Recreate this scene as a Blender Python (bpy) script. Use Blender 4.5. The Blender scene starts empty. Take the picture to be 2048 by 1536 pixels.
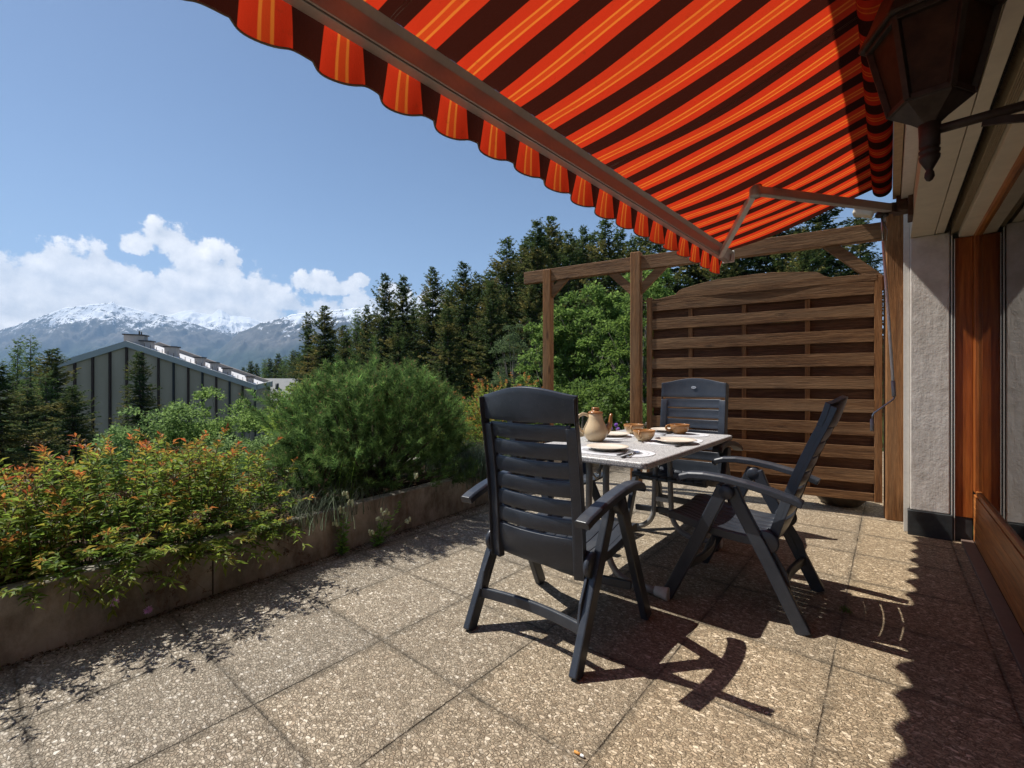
import bpy, math, random
import numpy as np
from mathutils import Vector, Matrix

S = bpy.context.scene
COL = S.collection
R_ = math.radians
# ---------------------------------------------------------------- camera
TH = R_(39.5)
FX, FY = -math.sin(TH), math.cos(TH)          # view direction on the ground
RX, RY = math.cos(TH), math.sin(TH)           # to the right of it
HCAM = 1.10
cd = bpy.data.cameras.new('camera'); cam = bpy.data.objects.new('camera', cd); COL.objects.link(cam)
cam.location = (0, 0, HCAM); cam.rotation_euler = (R_(90), 0, TH)
cd.sensor_width = 36; cd.lens = 915 / 2048 * 36; cd.clip_start = .03; cd.clip_end = 60000
S.camera = cam
# ---------------------------------------------------------------- sun and sky
SUN = Vector((-.61, -.2, 1.0)).normalized()
SUN_EL = math.asin(SUN.z); SUN_AZ = math.atan2(SUN.x, SUN.y)
sl = bpy.data.lights.new('sun', 'SUN'); sl.energy = 4.6; sl.angle = R_(.5); sl.color = (1, .955, .88)
so = bpy.data.objects.new('sun', sl); COL.objects.link(so)
so.rotation_euler = SUN.to_track_quat('Z', 'Y').to_euler()
W_ = bpy.data.worlds.new('World'); S.world = W_; W_.use_nodes = True
S.view_settings.view_transform = 'Standard'; S.view_settings.look = 'None'
S.view_settings.exposure = 0.6; S.view_settings.gamma = 1
SKY_STRENGTH = .078
S.render.engine = 'CYCLES'
S.cycles.use_denoising = True
S.cycles.max_bounces = 8; S.cycles.diffuse_bounces = 4; S.cycles.glossy_bounces = 3
S.cycles.transmission_bounces = 6; S.cycles.transparent_max_bounces = 12; S.cycles.volume_bounces = 0
S.cycles.sample_clamp_indirect = 6


def tg(u, v):                                   # angles of a direction seen in the photograph
    a = (u - 1024) / 915; b = (768 - v) / 915
    return math.atan(a), math.atan(b / math.hypot(1, a))


def build_world():
    nt = W_.node_tree; N = nt.nodes; L = nt.links; N.clear()
    out = N.new('ShaderNodeOutputWorld'); bg = N.new('ShaderNodeBackground')
    sky = N.new('ShaderNodeTexSky'); sky.sky_type = 'NISHITA'; sky.sun_disc = False
    sky.sun_elevation = SUN_EL; sky.sun_rotation = SUN_AZ
    sky.altitude = 1500; sky.air_density = 1.0; sky.dust_density = .8; sky.ozone_density = 2.0
    def vm(op, a, b=None):
        n = N.new('ShaderNodeVectorMath'); n.operation = op
        for i, x in enumerate((a, b)):
            if x is None: continue
            if isinstance(x, (tuple, list)): n.inputs[i].default_value = x
            else: L.new(x, n.inputs[i])
        return n.outputs['Value'] if op in ('DOT_PRODUCT', 'LENGTH') else n.outputs[0]
    def m(op, a, b=None, c=None, cl=False):
        n = N.new('ShaderNodeMath'); n.operation = op; n.use_clamp = cl
        for i, x in enumerate((a, b, c)):
            if x is None: continue
            if isinstance(x, (int, float)): n.inputs[i].default_value = x
            else: L.new(x, n.inputs[i])
        return n.outputs[0]
    tc = N.new('ShaderNodeTexCoord').outputs['Generated']
    f = vm('DOT_PRODUCT', tc, (FX, FY, 0)); r = vm('DOT_PRODUCT', tc, (RX, RY, 0)); z = vm('DOT_PRODUCT', tc, (0, 0, 1))
    az = m('ARCTAN2', r, f); el = m('ARCSINE', z)
    cb = N.new('ShaderNodeCombineXYZ'); L.new(az, cb.inputs[0]); L.new(el, cb.inputs[1])
    P = cb.outputs[0]
    def noise(scale, detail, rough, off=(0, 0, 0), src=P):
        n = N.new('ShaderNodeTexNoise'); n.inputs['Scale'].default_value = scale
        n.inputs['Detail'].default_value = detail; n.inputs['Roughness'].default_value = rough
        L.new(vm('ADD', src, off), n.inputs['Vector']); return n.outputs['Fac']
    # cumulus banks: (u, v, half width, half height) of each puff
    puffs = [(0, 560, 70, 62), (60, 570, 75, 74), (140, 560, 75, 80), (195, 540, 45, 58), (235, 570, 60, 50), (30, 630, 130, 66),
             (330, 585, 70, 48), (250, 630, 160, 70), (420, 590, 90, 62), (510, 590, 75, 52), (480, 620, 130, 56), (585, 608, 32, 24),
             (275, 487, 46, 22), (340, 480, 50, 32), (375, 505, 45, 40), (420, 518, 34, 36), (455, 545, 40, 42), (395, 560, 60, 50),
             (635, 568, 52, 26), (680, 577, 40, 17), (603, 560, 24, 22), (722, 562, 22, 12), (665, 618, 45, 28), (730, 612, 60, 28), (790, 590, 40, 34), (860, 620, 60, 40)]
    acc = None
    for (u, v, ru, rv) in puffs:
        a0, e0 = tg(u, v); a1, _ = tg(u + ru, v); _, e1 = tg(u, v - rv)
        d = vm('MULTIPLY', vm('SUBTRACT', P, (a0, e0, 0)), (1 / abs(a1 - a0), 1 / abs(e1 - e0), 0))
        ln = vm('LENGTH', d)
        acc = ln if acc is None else m('MINIMUM', acc, ln)
    def fields(off):
        n1 = noise(26, 9, .62, off); n2 = noise(9, 3, .5, (off[0] + 3.1, off[1] + 1.7, 0))
        return m('ADD', m('MULTIPLY', m('SUBTRACT', n1, .5), 3.0), m('MULTIPLY', m('SUBTRACT', n2, .5), 1.3))
    body = m('ADD', m('SUBTRACT', 1.0, acc), fields((0, 0, 0)))
    n = N.new('ShaderNodeMapRange'); n.interpolation_type = 'SMOOTHSTEP'
    n.inputs['From Min'].default_value = -.10; n.inputs['From Max'].default_value = .26; L.new(body, n.inputs['Value'])
    alpha = n.outputs[0]
    # billow shading painted in: difference of the field a step toward the sun
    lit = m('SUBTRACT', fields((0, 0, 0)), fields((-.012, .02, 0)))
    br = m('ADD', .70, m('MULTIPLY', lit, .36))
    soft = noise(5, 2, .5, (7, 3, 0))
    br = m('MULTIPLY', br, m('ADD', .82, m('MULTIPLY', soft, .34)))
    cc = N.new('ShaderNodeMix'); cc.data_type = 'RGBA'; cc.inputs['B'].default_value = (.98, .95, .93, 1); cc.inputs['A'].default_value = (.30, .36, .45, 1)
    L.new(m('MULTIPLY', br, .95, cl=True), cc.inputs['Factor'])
    hz = noise(2.2, 3, .5, (1, 9, 0))
    skyc = vm('SCALE', sky.outputs[0]); skyc.node.inputs['Scale'].default_value = SKY_STRENGTH
    # thin veil low over the mountains
    veil = m('MULTIPLY', m('POWER', m('SUBTRACT', 1, m('MULTIPLY', m('ABSOLUTE', el), 1.25), cl=True), 3), m('ADD', .18, m('MULTIPLY', hz, .35)), cl=True)
    mx0 = N.new('ShaderNodeMix'); mx0.data_type = 'RGBA'; L.new(veil, mx0.inputs['Factor']); L.new(skyc, mx0.inputs['A']); mx0.inputs['B'].default_value = (.45, .60, .80, 1)
    mx = N.new('ShaderNodeMix'); mx.data_type = 'RGBA'
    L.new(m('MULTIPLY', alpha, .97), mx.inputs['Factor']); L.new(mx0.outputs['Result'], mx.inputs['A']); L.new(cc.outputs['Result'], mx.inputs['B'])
    L.new(mx.outputs['Result'], bg.inputs[0]); bg.inputs[1].default_value = 1.0
    L.new(bg.outputs[0], out.inputs[0])
build_world()
W_.cycles.sampling_method = 'MANUAL'; W_.cycles.sample_map_resolution = 512


# ---------------------------------------------------------------- materials
class NT:
    def __init__(s, name):
        s.m = bpy.data.materials.new(name); s.m.use_nodes = True
        s.nt = s.m.node_tree; s.N = s.nt.nodes; s.L = s.nt.links
        s.b = s.N['Principled BSDF']; s.o = s.N['Material Output']
    def put(s, sock, x):
        if x is None: return
        if hasattr(x, 'is_output'): s.L.new(x, sock)
        elif isinstance(x, (tuple, list)):
            sock.default_value = tuple(x) + ((1,) if len(x) == 3 and len(sock.default_value) == 4 else ())
        else: sock.default_value = x
    def co(s, kind='Object'): return s.N.new('ShaderNodeTexCoord').outputs[kind]
    def map(s, v, scale=(1, 1, 1), rot=(0, 0, 0), loc=(0, 0, 0)):
        n = s.N.new('ShaderNodeMapping'); s.L.new(v, n.inputs[0]); n.inputs['Scale'].default_value = scale
        n.inputs['Rotation'].default_value = rot; n.inputs['Location'].default_value = loc; return n.outputs[0]
    def noise(s, v, scale=5, detail=4, rough=.5, out='Fac', dist=0):
        n = s.N.new('ShaderNodeTexNoise'); s.L.new(v, n.inputs['Vector']); n.inputs['Scale'].default_value = scale
        n.inputs['Detail'].default_value = detail; n.inputs['Roughness'].default_value = rough; n.inputs['Distortion'].default_value = dist
        return n.outputs[out]
    def vor(s, v, scale=5, feature='F1', rnd=1):
        n = s.N.new('ShaderNodeTexVoronoi'); n.feature = feature; s.L.new(v, n.inputs['Vector'])
        n.inputs['Scale'].default_value = scale; n.inputs['Randomness'].default_value = rnd; return n.outputs
    def ma(s, op, a, b=None, c=None, cl=False):
        n = s.N.new('ShaderNodeMath'); n.operation = op; n.use_clamp = cl
        for i, x in enumerate((a, b, c)): s.put(n.inputs[i], x)
        return n.outputs[0]
    def ramp(s, f, stops, interp='LINEAR'):
        n = s.N.new('ShaderNodeValToRGB'); n.color_ramp.interpolation = interp; e = n.color_ramp.elements
        while len(e) < len(stops): e.new(.5)
        for i, (p, c) in enumerate(stops):
            e[i].position = p; e[i].color = (c[0], c[1], c[2], 1) if isinstance(c, (tuple, list)) else (c, c, c, 1)
        s.put(n.inputs[0], f); return n.outputs[0]
    def mix(s, f, a, b, mode='MIX'):
        n = s.N.new('ShaderNodeMix'); n.data_type = 'RGBA'; n.blend_type = mode
        s.put(n.inputs['Factor'], f); s.put(n.inputs['A'], a); s.put(n.inputs['B'], b); return n.outputs['Result']
    def sep(s, v):
        n = s.N.new('ShaderNodeSeparateXYZ'); s.L.new(v, n.inputs[0]); return n.outputs
    def bump(s, h, st=.3, d=.01, prev=None):
        n = s.N.new('ShaderNodeBump'); n.inputs['Strength'].default_value = st; n.inputs['Distance'].default_value = d
        s.L.new(h, n.inputs['Height'])
        if prev is not None: s.L.new(prev, n.inputs['Normal'])
        s.L.new(n.outputs[0], s.b.inputs['Normal']); return n.outputs[0]
    def fin(s, col=None, rough=None, metal=None, spec=None):
        s.put(s.b.inputs['Base Color'], col); s.put(s.b.inputs['Roughness'], rough)
        s.put(s.b.inputs['Metallic'], metal); s.put(s.b.inputs['Specular IOR Level'], spec); return s.m


def mat_plain(name, col, rough=.5, metal=0, var=.15, scale=30, bump=.15, spec=.5):
    t = NT(name); c = t.co(); n = t.noise(c, scale, 5, .6)
    d = tuple(max(0, x * (1 - var)) for x in col); l = tuple(min(1, x * (1 + var)) for x in col)
    cc = t.ramp(n, [(.3, d), (.7, l)])
    if bump: t.bump(n, bump, .002)
    return t.fin(cc, t.ma('ADD', rough - .06, t.ma('MULTIPLY', t.noise(c, 9, 3), .12)), metal, spec)


def mat_wood(name, axis, dark, mid, light, rough=.7, sc=1.0, bump=.5, knots=True, weather=None):
    t = NT(name); c = t.co()
    st = [14, 14, 14]; st[axis] = .9
    v = t.map(c, tuple(x * sc for x in st))
    g1 = t.noise(v, 1.6, 8, .7, dist=.5); g2 = t.noise(t.map(c, tuple(x * sc * 5 for x in st)), 1.2, 3, .6)
    cc = t.ramp(g1, [(.28, dark), (.5, mid), (.72, light)])
    cc = t.mix(t.ma('MULTIPLY', t.ma('SUBTRACT', g2, .4, cl=True), 1.6, cl=True), cc, tuple(x * .45 for x in dark))
    h = t.ma('ADD', g1, t.ma('MULTIPLY', g2, .6))
    if knots:
        ks = [7, 7, 7]; ks[axis] = 2.2
        k = t.vor(t.map(c, ks), 1.0)['Distance']
        kk = t.ramp(k, [(.05, 1.0), (.14, 0.0)])
        cc = t.mix(t.ma('MULTIPLY', kk, .75), cc, tuple(x * .5 for x in dark))
    if weather:
        w = t.ramp(t.noise(t.map(c, tuple(x * .35 for x in st)), 2, 4, .6), [(.45, 0.0), (.68, 1.0)])
        cc = t.mix(t.ma('MULTIPLY', w, .4), cc, weather)
    t.bump(h, bump, .006)
    return t.fin(cc, rough, 0, .3)


def mat_leaf(name, rough=.5, trans=.45, spec=.4):
    t = NT(name); a = t.N.new('ShaderNodeAttribute'); a.attribute_name = 'tint'
    t.fin(a.outputs['Color'], rough, 0, spec)
    tr = t.N.new('ShaderNodeBsdfTranslucent')
    hs = t.N.new('ShaderNodeHueSaturation'); hs.inputs['Value'].default_value = 2.2; hs.inputs['Hue'].default_value = .49
    t.L.new(a.outputs['Color'], hs.inputs['Color']); t.L.new(hs.outputs[0], tr.inputs[0])
    mx = t.N.new('ShaderNodeMixShader'); mx.inputs[0].default_value = trans
    t.L.new(t.b.outputs[0], mx.inputs[1]); t.L.new(tr.outputs[0], mx.inputs[2]); t.L.new(mx.outputs[0], t.o.inputs[0])
    return t.m


# ---------------------------------------------------------------- mesh building
class MB:
    def __init__(s): s.v = []; s.f = []; s.mi = []; s.sm = []
    def add(s, vs, fs, mi=0, smooth=False):
        k = len(s.v); s.v += [tuple(p) for p in vs]
        for f in fs: s.f.append(tuple(i + k for i in f)); s.mi.append(mi); s.sm.append(smooth)
        return s
    def box(s, x0, y0, z0, x1, y1, z1, mi=0, M=None):
        v = [(x0, y0, z0), (x1, y0, z0), (x1, y1, z0), (x0, y1, z0), (x0, y0, z1), (x1, y0, z1), (x1, y1, z1), (x0, y1, z1)]
        if M is not None: v = [tuple(M @ Vector(p)) for p in v]
        return s.add(v, [(3, 2, 1, 0), (4, 5, 6, 7), (0, 1, 5, 4), (1, 2, 6, 5), (2, 3, 7, 6), (3, 0, 4, 7)], mi)
    def bar(s, p0, p1, w, h, up=(0, 0, 1), mi=0):
        p0, p1 = Vector(p0), Vector(p1); d = (p1 - p0).normalized(); up = Vector(up)
        a = d.cross(up).normalized(); b = a.cross(d).normalized()
        v = []
        for p in (p0, p1):
            for (i, j) in ((-1, -1), (1, -1), (1, 1), (-1, 1)): v.append(p + a * (w / 2 * i) + b * (h / 2 * j))
        return s.add(v, [(3, 2, 1, 0), (4, 5, 6, 7), (0, 1, 5, 4), (1, 2, 6, 5), (2, 3, 7, 6), (3, 0, 4, 7)], mi)
    def sweep(s, pts, sect, mi=0, up=(0, 0, 1), smooth=False, scale=None):
        """rectangular or polygonal section carried along points; sect = [(a, b)...]"""
        pts = [Vector(p) for p in pts]; n = len(sect); v = []; f = []
        up = Vector(up)
        for i, p in enumerate(pts):
            d = (pts[min(i + 1, len(pts) - 1)] - pts[max(i - 1, 0)]).normalized()
            a = d.cross(up).normalized(); b = a.cross(d).normalized(); k = scale[i] if scale else 1
            for (x, y) in sect: v.append(p + a * x * k + b * y * k)
        for i in range(len(pts) - 1):
            for j in range(n):
                q = (j + 1) % n; f.append((i * n + j, i * n + q, (i + 1) * n + q, (i + 1) * n + j))
        f.append(tuple(range(n - 1, -1, -1))); f.append(tuple((len(pts) - 1) * n + j for j in range(n)))
        return s.add(v, f, mi, smooth)
    def tube(s, pts, r, n=10, mi=0):
        pts = [Vector(p) for p in pts]; rs = r if isinstance(r, (list, tuple)) else [r] * len(pts)
        v = []; f = []; prev = None
        for i, p in enumerate(pts):
            d = (pts[min(i + 1, len(pts) - 1)] - pts[max(i - 1, 0)]).normalized()
            if prev is None:
                a = d.orthogonal().normalized()
            else:
                a = (prev - d * prev.dot(d)); a = a.normalized() if a.length > 1e-6 else d.orthogonal().normalized()
            prev = a; b = d.cross(a)
            for j in range(n):
                t = 2 * math.pi * j / n; v.append(p + (a * math.cos(t) + b * math.sin(t)) * rs[i])
        for i in range(len(pts) - 1):
            for j in range(n):
                q = (j + 1) % n; f.append((i * n + j, i * n + q, (i + 1) * n + q, (i + 1) * n + j))
        s.add(v, f, mi, True)
        k = len(s.v) - len(v)
        s.f.append(tuple(k + j for j in range(n - 1, -1, -1))); s.mi.append(mi); s.sm.append(False)
        s.f.append(tuple(k + (len(pts) - 1) * n + j for j in range(n))); s.mi.append(mi); s.sm.append(False)
        return s
    def lathe(s, prof, n=32, c=(0, 0, 0), mi=0, M=None, smooth=True, rot=0):
        v = []; f = []
        for (r, z) in prof:
            for j in range(n):
                t = 2 * math.pi * j / n + rot; v.append(Vector((c[0] + r * math.cos(t), c[1] + r * math.sin(t), c[2] + z)))
        if M is not None: v = [M @ p for p in v]
        for i in range(len(prof) - 1):
            for j in range(n):
                q = (j + 1) % n; f.append((i * n + j, i * n + q, (i + 1) * n + q, (i + 1) * n + j))
        return s.add(v, f, mi, smooth)
    def sheet(s, fn, nu, nv, th, mi=0, smooth=True):
        """closed thin board: fn(a, b) -> (point, normal), a, b in 0..1"""
        v = []; f = []; W = nv + 1; K = (nu + 1) * W
        for side in (0, 1):
            for i in range(nu + 1):
                for j in range(nv + 1):
                    p, n = fn(i / nu, j / nv); v.append(Vector(p) + Vector(n) * (th / 2 if side else -th / 2))
        for i in range(nu):
            for j in range(nv):
                a = i * W + j
                f.append((a, a + 1, a + W + 1, a + W)); f.append((K + a, K + a + W, K + a + W + 1, K + a + 1))
        ed = [(i * W, (i + 1) * W) for i in range(nu)][::-1]
        bd = [j for j in range(W)] + [i * W + nv for i in range(1, nu + 1)] + [nu * W + j for j in range(nv - 1, -1, -1)] + [i * W for i in range(nu - 1, 0, -1)]
        s.add(v, f, mi, smooth); k = len(s.v) - len(v)
        for q in range(len(bd)):
            a, b = bd[q], bd[(q + 1) % len(bd)]
            s.f.append((k + b, k + a, k + a + K, k + b + K)); s.mi.append(mi); s.sm.append(False)
        return s
    def build(s, name, mats, parent=None, bevel=0, seg=2, label=None):
        me = bpy.data.meshes.new(name); me.from_pydata(s.v, [], s.f); me.update()
        if not isinstance(mats, (list, tuple)): mats = [mats]
        for m_ in mats: me.materials.append(m_)
        me.polygons.foreach_set('material_index', s.mi); me.polygons.foreach_set('use_smooth', s.sm)
        o = bpy.data.objects.new(name, me); COL.objects.link(o)
        if parent is not None: o.parent = parent
        if bevel:
            b = o.modifiers.new('bevel', 'BEVEL'); b.width = bevel; b.segments = seg; b.limit_method = 'ANGLE'; b.angle_limit = R_(40)
        if label: o['label'] = label
        return o


def fastmesh(name, verts, nper, mats, parent=None, tint=None, mi=None, smooth=False):
    """verts (N, nper, 3): N separate polygons"""
    N = len(verts); me = bpy.data.meshes.new(name)
    me.vertices.add(N * nper); me.vertices.foreach_set('co', np.asarray(verts, np.float32).ravel())
    me.loops.add(N * nper); me.loops.foreach_set('vertex_index', np.arange(N * nper, dtype=np.int32))
    me.polygons.add(N); me.polygons.foreach_set('loop_start', np.arange(0, N * nper, nper, dtype=np.int32))
    me.polygons.foreach_set('loop_total', np.full(N, nper, np.int32))
    if not isinstance(mats, (list, tuple)): mats = [mats]
    for m_ in mats: me.materials.append(m_)
    if mi is not None: me.polygons.foreach_set('material_index', np.asarray(mi, np.int32))
    me.update(calc_edges=True)
    if tint is not None:
        a = me.color_attributes.new('tint', 'FLOAT_COLOR', 'POINT')
        c = np.ones((N, nper, 4), np.float32); c[:, :, :3] = np.asarray(tint)[:, None, :]; a.data.foreach_set('color', c.ravel())
    o = bpy.data.objects.new(name, me); COL.objects.link(o)
    if parent is not None: o.parent = parent
    return o


def thing(name, label, cat, loc=(0, 0, 0), rz=0, group=None):
    o = bpy.data.objects.new(name, None); COL.objects.link(o); o.location = loc; o.rotation_euler = (0, 0, rz)
    o.empty_display_size = .1
    return tag(o, label, cat, group)
def tag(o, label, cat, group=None):
    o['label'] = label; o['category'] = cat
    if group: o['group'] = group
    return o
def struct(o, kind='structure'): o['kind'] = kind; return o


def on_plane_y(u, v, y):                        # real point at depth y that the photograph shows at (u, v)
    a = (u - 1024) / 915
    # (x*RX + y*RY) = a*(x*FX + y*FY)
    x = (a * y * FY - y * RY) / (RX - a * FX); Z = x * FX + y * FY
    return Vector((x, y, HCAM + (768 - v) * Z / 915))
def on_plane_z(u, v, z=0.0):
    Z = 915 * (HCAM - z) / (v - 768); X = (u - 1024) / 915 * Z
    return Vector((Z * FX + X * RX, Z * FY + X * RY, z))
def cw(X, Z, z=0.0): return Vector((Z * FX + X * RX, Z * FY + X * RY, z))   # metres right of / ahead of the viewer


rng = np.random.default_rng(7); random.seed(7)
def lattice_noise(p, seed=0):
    """smooth value noise, p (...,2) -> 0..1"""
    i = np.floor(p).astype(np.int64); f = p - i; f = f * f * (3 - 2 * f)
    def h(a, b):
        n = (a * 374761393 + b * 668265263 + seed * 974634777) & 0xffffffff
        n = ((n ^ (n >> 13)) * 1274126177) & 0xffffffff
        return ((n ^ (n >> 16)) & 0xffff) / 65535.0
    a, b = i[..., 0], i[..., 1]
    return (h(a, b) * (1 - f[..., 0]) + h(a + 1, b) * f[..., 0]) * (1 - f[..., 1]) + (h(a, b + 1) * (1 - f[..., 0]) + h(a + 1, b + 1) * f[..., 0]) * f[..., 1]
def fbm(p, oct=5, seed=0, ridged=False):
    s = 0; a = .5; t = 0
    for k in range(oct):
        n = lattice_noise(p * 2 ** k, seed + k * 17)
        if ridged: n = 1 - np.abs(2 * n - 1)
        s = s + a * n; t += a; a *= .5
    return s / t
# ================================================================ materials of the setting
def mat_slabs():
    t = NT('pebble slabs'); c = t.co()
    xyz = t.sep(c)
    sx = t.ma('DIVIDE', t.ma('ADD', xyz[0], .17), .503); sy = t.ma('DIVIDE', t.ma('ADD', xyz[1], -.65), .51)
    wob = t.noise(c, 9, 3, .6); wob2 = t.noise(t.map(c, loc=(5, 2, 0)), 9, 3, .6)
    def edge(q, w):
        q = t.ma('ADD', q, t.ma('MULTIPLY', t.ma('SUBTRACT', w, .5), .028))
        return t.ma('ABSOLUTE', t.ma('SUBTRACT', t.ma('FRACT', t.ma('ADD', q, .5)), .5))
    wob = t.ma('ADD', t.ma('MULTIPLY', wob, .5), t.ma('MULTIPLY', t.noise(c, 45, 4, .7), .5)); wob2 = t.ma('ADD', t.ma('MULTIPLY', wob2, .5), t.ma('MULTIPLY', t.noise(t.map(c, loc=(3, 3, 0)), 45, 4, .7), .5))
    e = t.ma('MINIMUM', edge(sx, wob), edge(sy, wob2))
    brk = t.noise(t.map(c, loc=(1, 8, 0)), 3.5, 4, .7)
    joint = t.ma('MULTIPLY', t.ramp(e, [(.003, 1.0), (.011, 0.0)]), t.ramp(brk, [(.38, .08), (.62, .9)]))
    dirt = t.ma('MULTIPLY', t.ramp(e, [(.0, 1.0), (.075, 0.0)]), t.ramp(t.noise(c, 5, 6, .75), [(.36, .12), (.66, 1.0)]))
    # flakes: two layers of flat stones, stretched
    warp = t.noise(c, 40, 2, .5, 'Color')
    n = t.N.new('ShaderNodeVectorMath'); n.operation = 'MULTIPLY_ADD'; t.L.new(warp, n.inputs[0]); n.inputs[1].default_value = (.014, .014, 0); t.L.new(c, n.inputs[2])
    v1 = t.vor(t.map(n.outputs[0], (1, 1.6, 1), (0, 0, .5)), 70); ve = t.vor(t.map(n.outputs[0], (1, 1.6, 1), (0, 0, .5)), 70, 'DISTANCE_TO_EDGE')
    v2 = t.vor(t.map(n.outputs[0], (1.5, 1, 1), (0, 0, -.4), (3, 1, 0)), 130)
    rnd = t.sep(v1['Color'])
    stone = t.ramp(rnd[0], [(0, (.18, .155, .122)), (.28, (.32, .28, .225)), (.55, (.42, .375, .31)), (.8, (.53, .485, .41)), (1, (.72, .69, .63))])
    stone = t.mix(t.ma('MULTIPLY', rnd[1], .22), stone, (.42, .31, .21))
    small = t.ramp(t.sep(v2['Color'])[0], [(0, (.14, .118, .092)), (.6, (.32, .28, .22)), (1, (.52, .47, .39))])
    sel = t.ramp(rnd[2], [(.52, 0.0), (.56, 1.0)])
    col = t.mix(sel, stone, small)
    gap = t.ramp(ve['Distance'], [(.02, 1.0), (.11, 0.0)])
    col = t.mix(t.ma('MULTIPLY', gap, .55), col, (.10, .083, .064))
    big = t.noise(c, 1.7, 4, .6)
    col = t.mix(t.ramp(big, [(.38, 0.0), (.7, .32)]), col, (.21, .185, .15))
    # each slab cast a little different in tone; slabs turn yellower towards the house
    fl = t.N.new('ShaderNodeCombineXYZ'); t.L.new(t.ma('FLOOR', sx), fl.inputs[0]); t.L.new(t.ma('FLOOR', sy), fl.inputs[1])
    wn = t.N.new('ShaderNodeTexWhiteNoise'); t.L.new(fl.outputs[0], wn.inputs[0])
    col = t.mix(1, col, t.ramp(wn.outputs['Value'], [(0, (.90, .89, .88)), (1, (1.04, 1.02, .99))]), 'MULTIPLY')
    east = t.ramp(t.ma('MULTIPLY', t.ma('ADD', t.ma('ADD', t.ma('FLOOR', sx), 4.0), t.ma('MULTIPLY', wn.outputs['Value'], .8)), .22, cl=True), [(.0, 0.0), (1.0, 1.0)])
    col = t.mix(east, col, t.mix(1, col, (1.15, 1.03, .86), 'MULTIPLY'))
    col = t.mix(1, col, (1.06, 1.04, 1.0), 'MULTIPLY')
    col = t.mix(t.ma('MULTIPLY', dirt, .8), col, (.085, .070, .048))
    col = t.mix(t.ma('MULTIPLY', joint, .68), col, (.045, .037, .027))
    h = t.ma('ADD', t.ma('MULTIPLY', t.ramp(ve['Distance'], [(0, 0.0), (.16, 1.0)]), t.ma('ADD', .5, t.ma('MULTIPLY', rnd[1], .7))), t.ma('MULTIPLY', t.sep(v2['Color'])[1], .5))
    tilt = t.ma('ADD', h, t.ma('MULTIPLY', v1['Distance'], .5))
    h2 = t.ma('SUBTRACT', tilt, t.ma('MULTIPLY', joint, 3.0))
    t.bump(h2, .85, .0042)
    return t.fin(col, .78, 0, .35)

def mat_concrete():
    t = NT('weathered concrete'); c = t.co()
    n = t.noise(c, 3.2, 6, .65); f = t.noise(t.map(c, (5, 5, 2.6)), 1.0, 7, .7)
    col = t.ramp(n, [(.3, (.20, .175, .14)), (.5, (.32, .285, .235)), (.7, (.46, .42, .36))])
    col = t.mix(t.ramp(f, [(.40, 0.0), (.62, .85)]), col, (.11, .085, .06))
    sp = t.noise(t.map(c, loc=(4, 4, 4)), 13, 6, .75)
    col = t.mix(t.ramp(sp, [(.56, 0.0), (.7, .6)]), col, (.28, .255, .21))
    rust = t.noise(t.map(c, (7, 7, 1.2), loc=(2, 9, 1)), 1.2, 5, .7)
    col = t.mix(t.ramp(rust, [(.55, 0.0), (.72, .55)]), col, (.19, .105, .04))
    top = t.ramp(t.sep(t.N.new('ShaderNodeNewGeometry').outputs['Normal'])[2], [(.6, 0.0), (.9, 1.0)])
    col = t.mix(top, col, t.ramp(t.noise(c, 22, 6, .7), [(.35, (.16, .145, .115)), (.65, (.38, .355, .30))]))
    t.bump(t.ma('ADD', t.noise(c, 55, 6, .7), t.ma('MULTIPLY', n, 1.5)), .55, .006)
    return t.fin(col, .9, 0, .2)

def mat_plaster():
    t = NT('painted concrete white'); c = t.co()
    n = t.noise(c, 9, 6, .65); l = t.noise(t.map(c, (30, 30, 4)), 1, 4, .6)
    col = t.ramp(n, [(.35, (.52, .475, .42)), (.65, (.66, .615, .56))])
    z = t.sep(c)[2]
    t.bump(t.ma('ADD', t.ma('ADD', t.noise(c, 28, 6, .7), t.ma('MULTIPLY', l, .8)), t.ma('MULTIPLY', t.vor(t.map(c, (14, 14, 9)), 1)['Distance'], .35)), .6, .006)
    return t.fin(col, .7, 0, .3)

def mat_soil():
    t = NT('dark soil with litter'); c = t.co()
    n = t.vor(c, 55); r = t.sep(n['Color'])
    col = t.ramp(r[0], [(0, (.012, .008, .005)), (.6, (.035, .022, .014)), (.9, (.08, .05, .03)), (1, (.16, .11, .07))])
    t.bump(t.ma('ADD', r[1], t.noise(c, 30, 5)), .9, .02)
    return t.fin(col, .95, 0, .1)

def mat_ground():
    t = NT('meadow and forest floor'); c = t.co()
    n = t.noise(c, .35, 7, .65); d = t.noise(c, 4, 5, .7)
    col = t.ramp(n, [(.3, (.018, .028, .010)), (.5, (.035, .055, .016)), (.7, (.07, .085, .03))])
    col = t.mix(t.ramp(d, [(.5, 0.0), (.75, .7)]), col, (.05, .04, .022))
    t.bump(d, .8, .15); return t.fin(col, .95, 0, .1)

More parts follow.
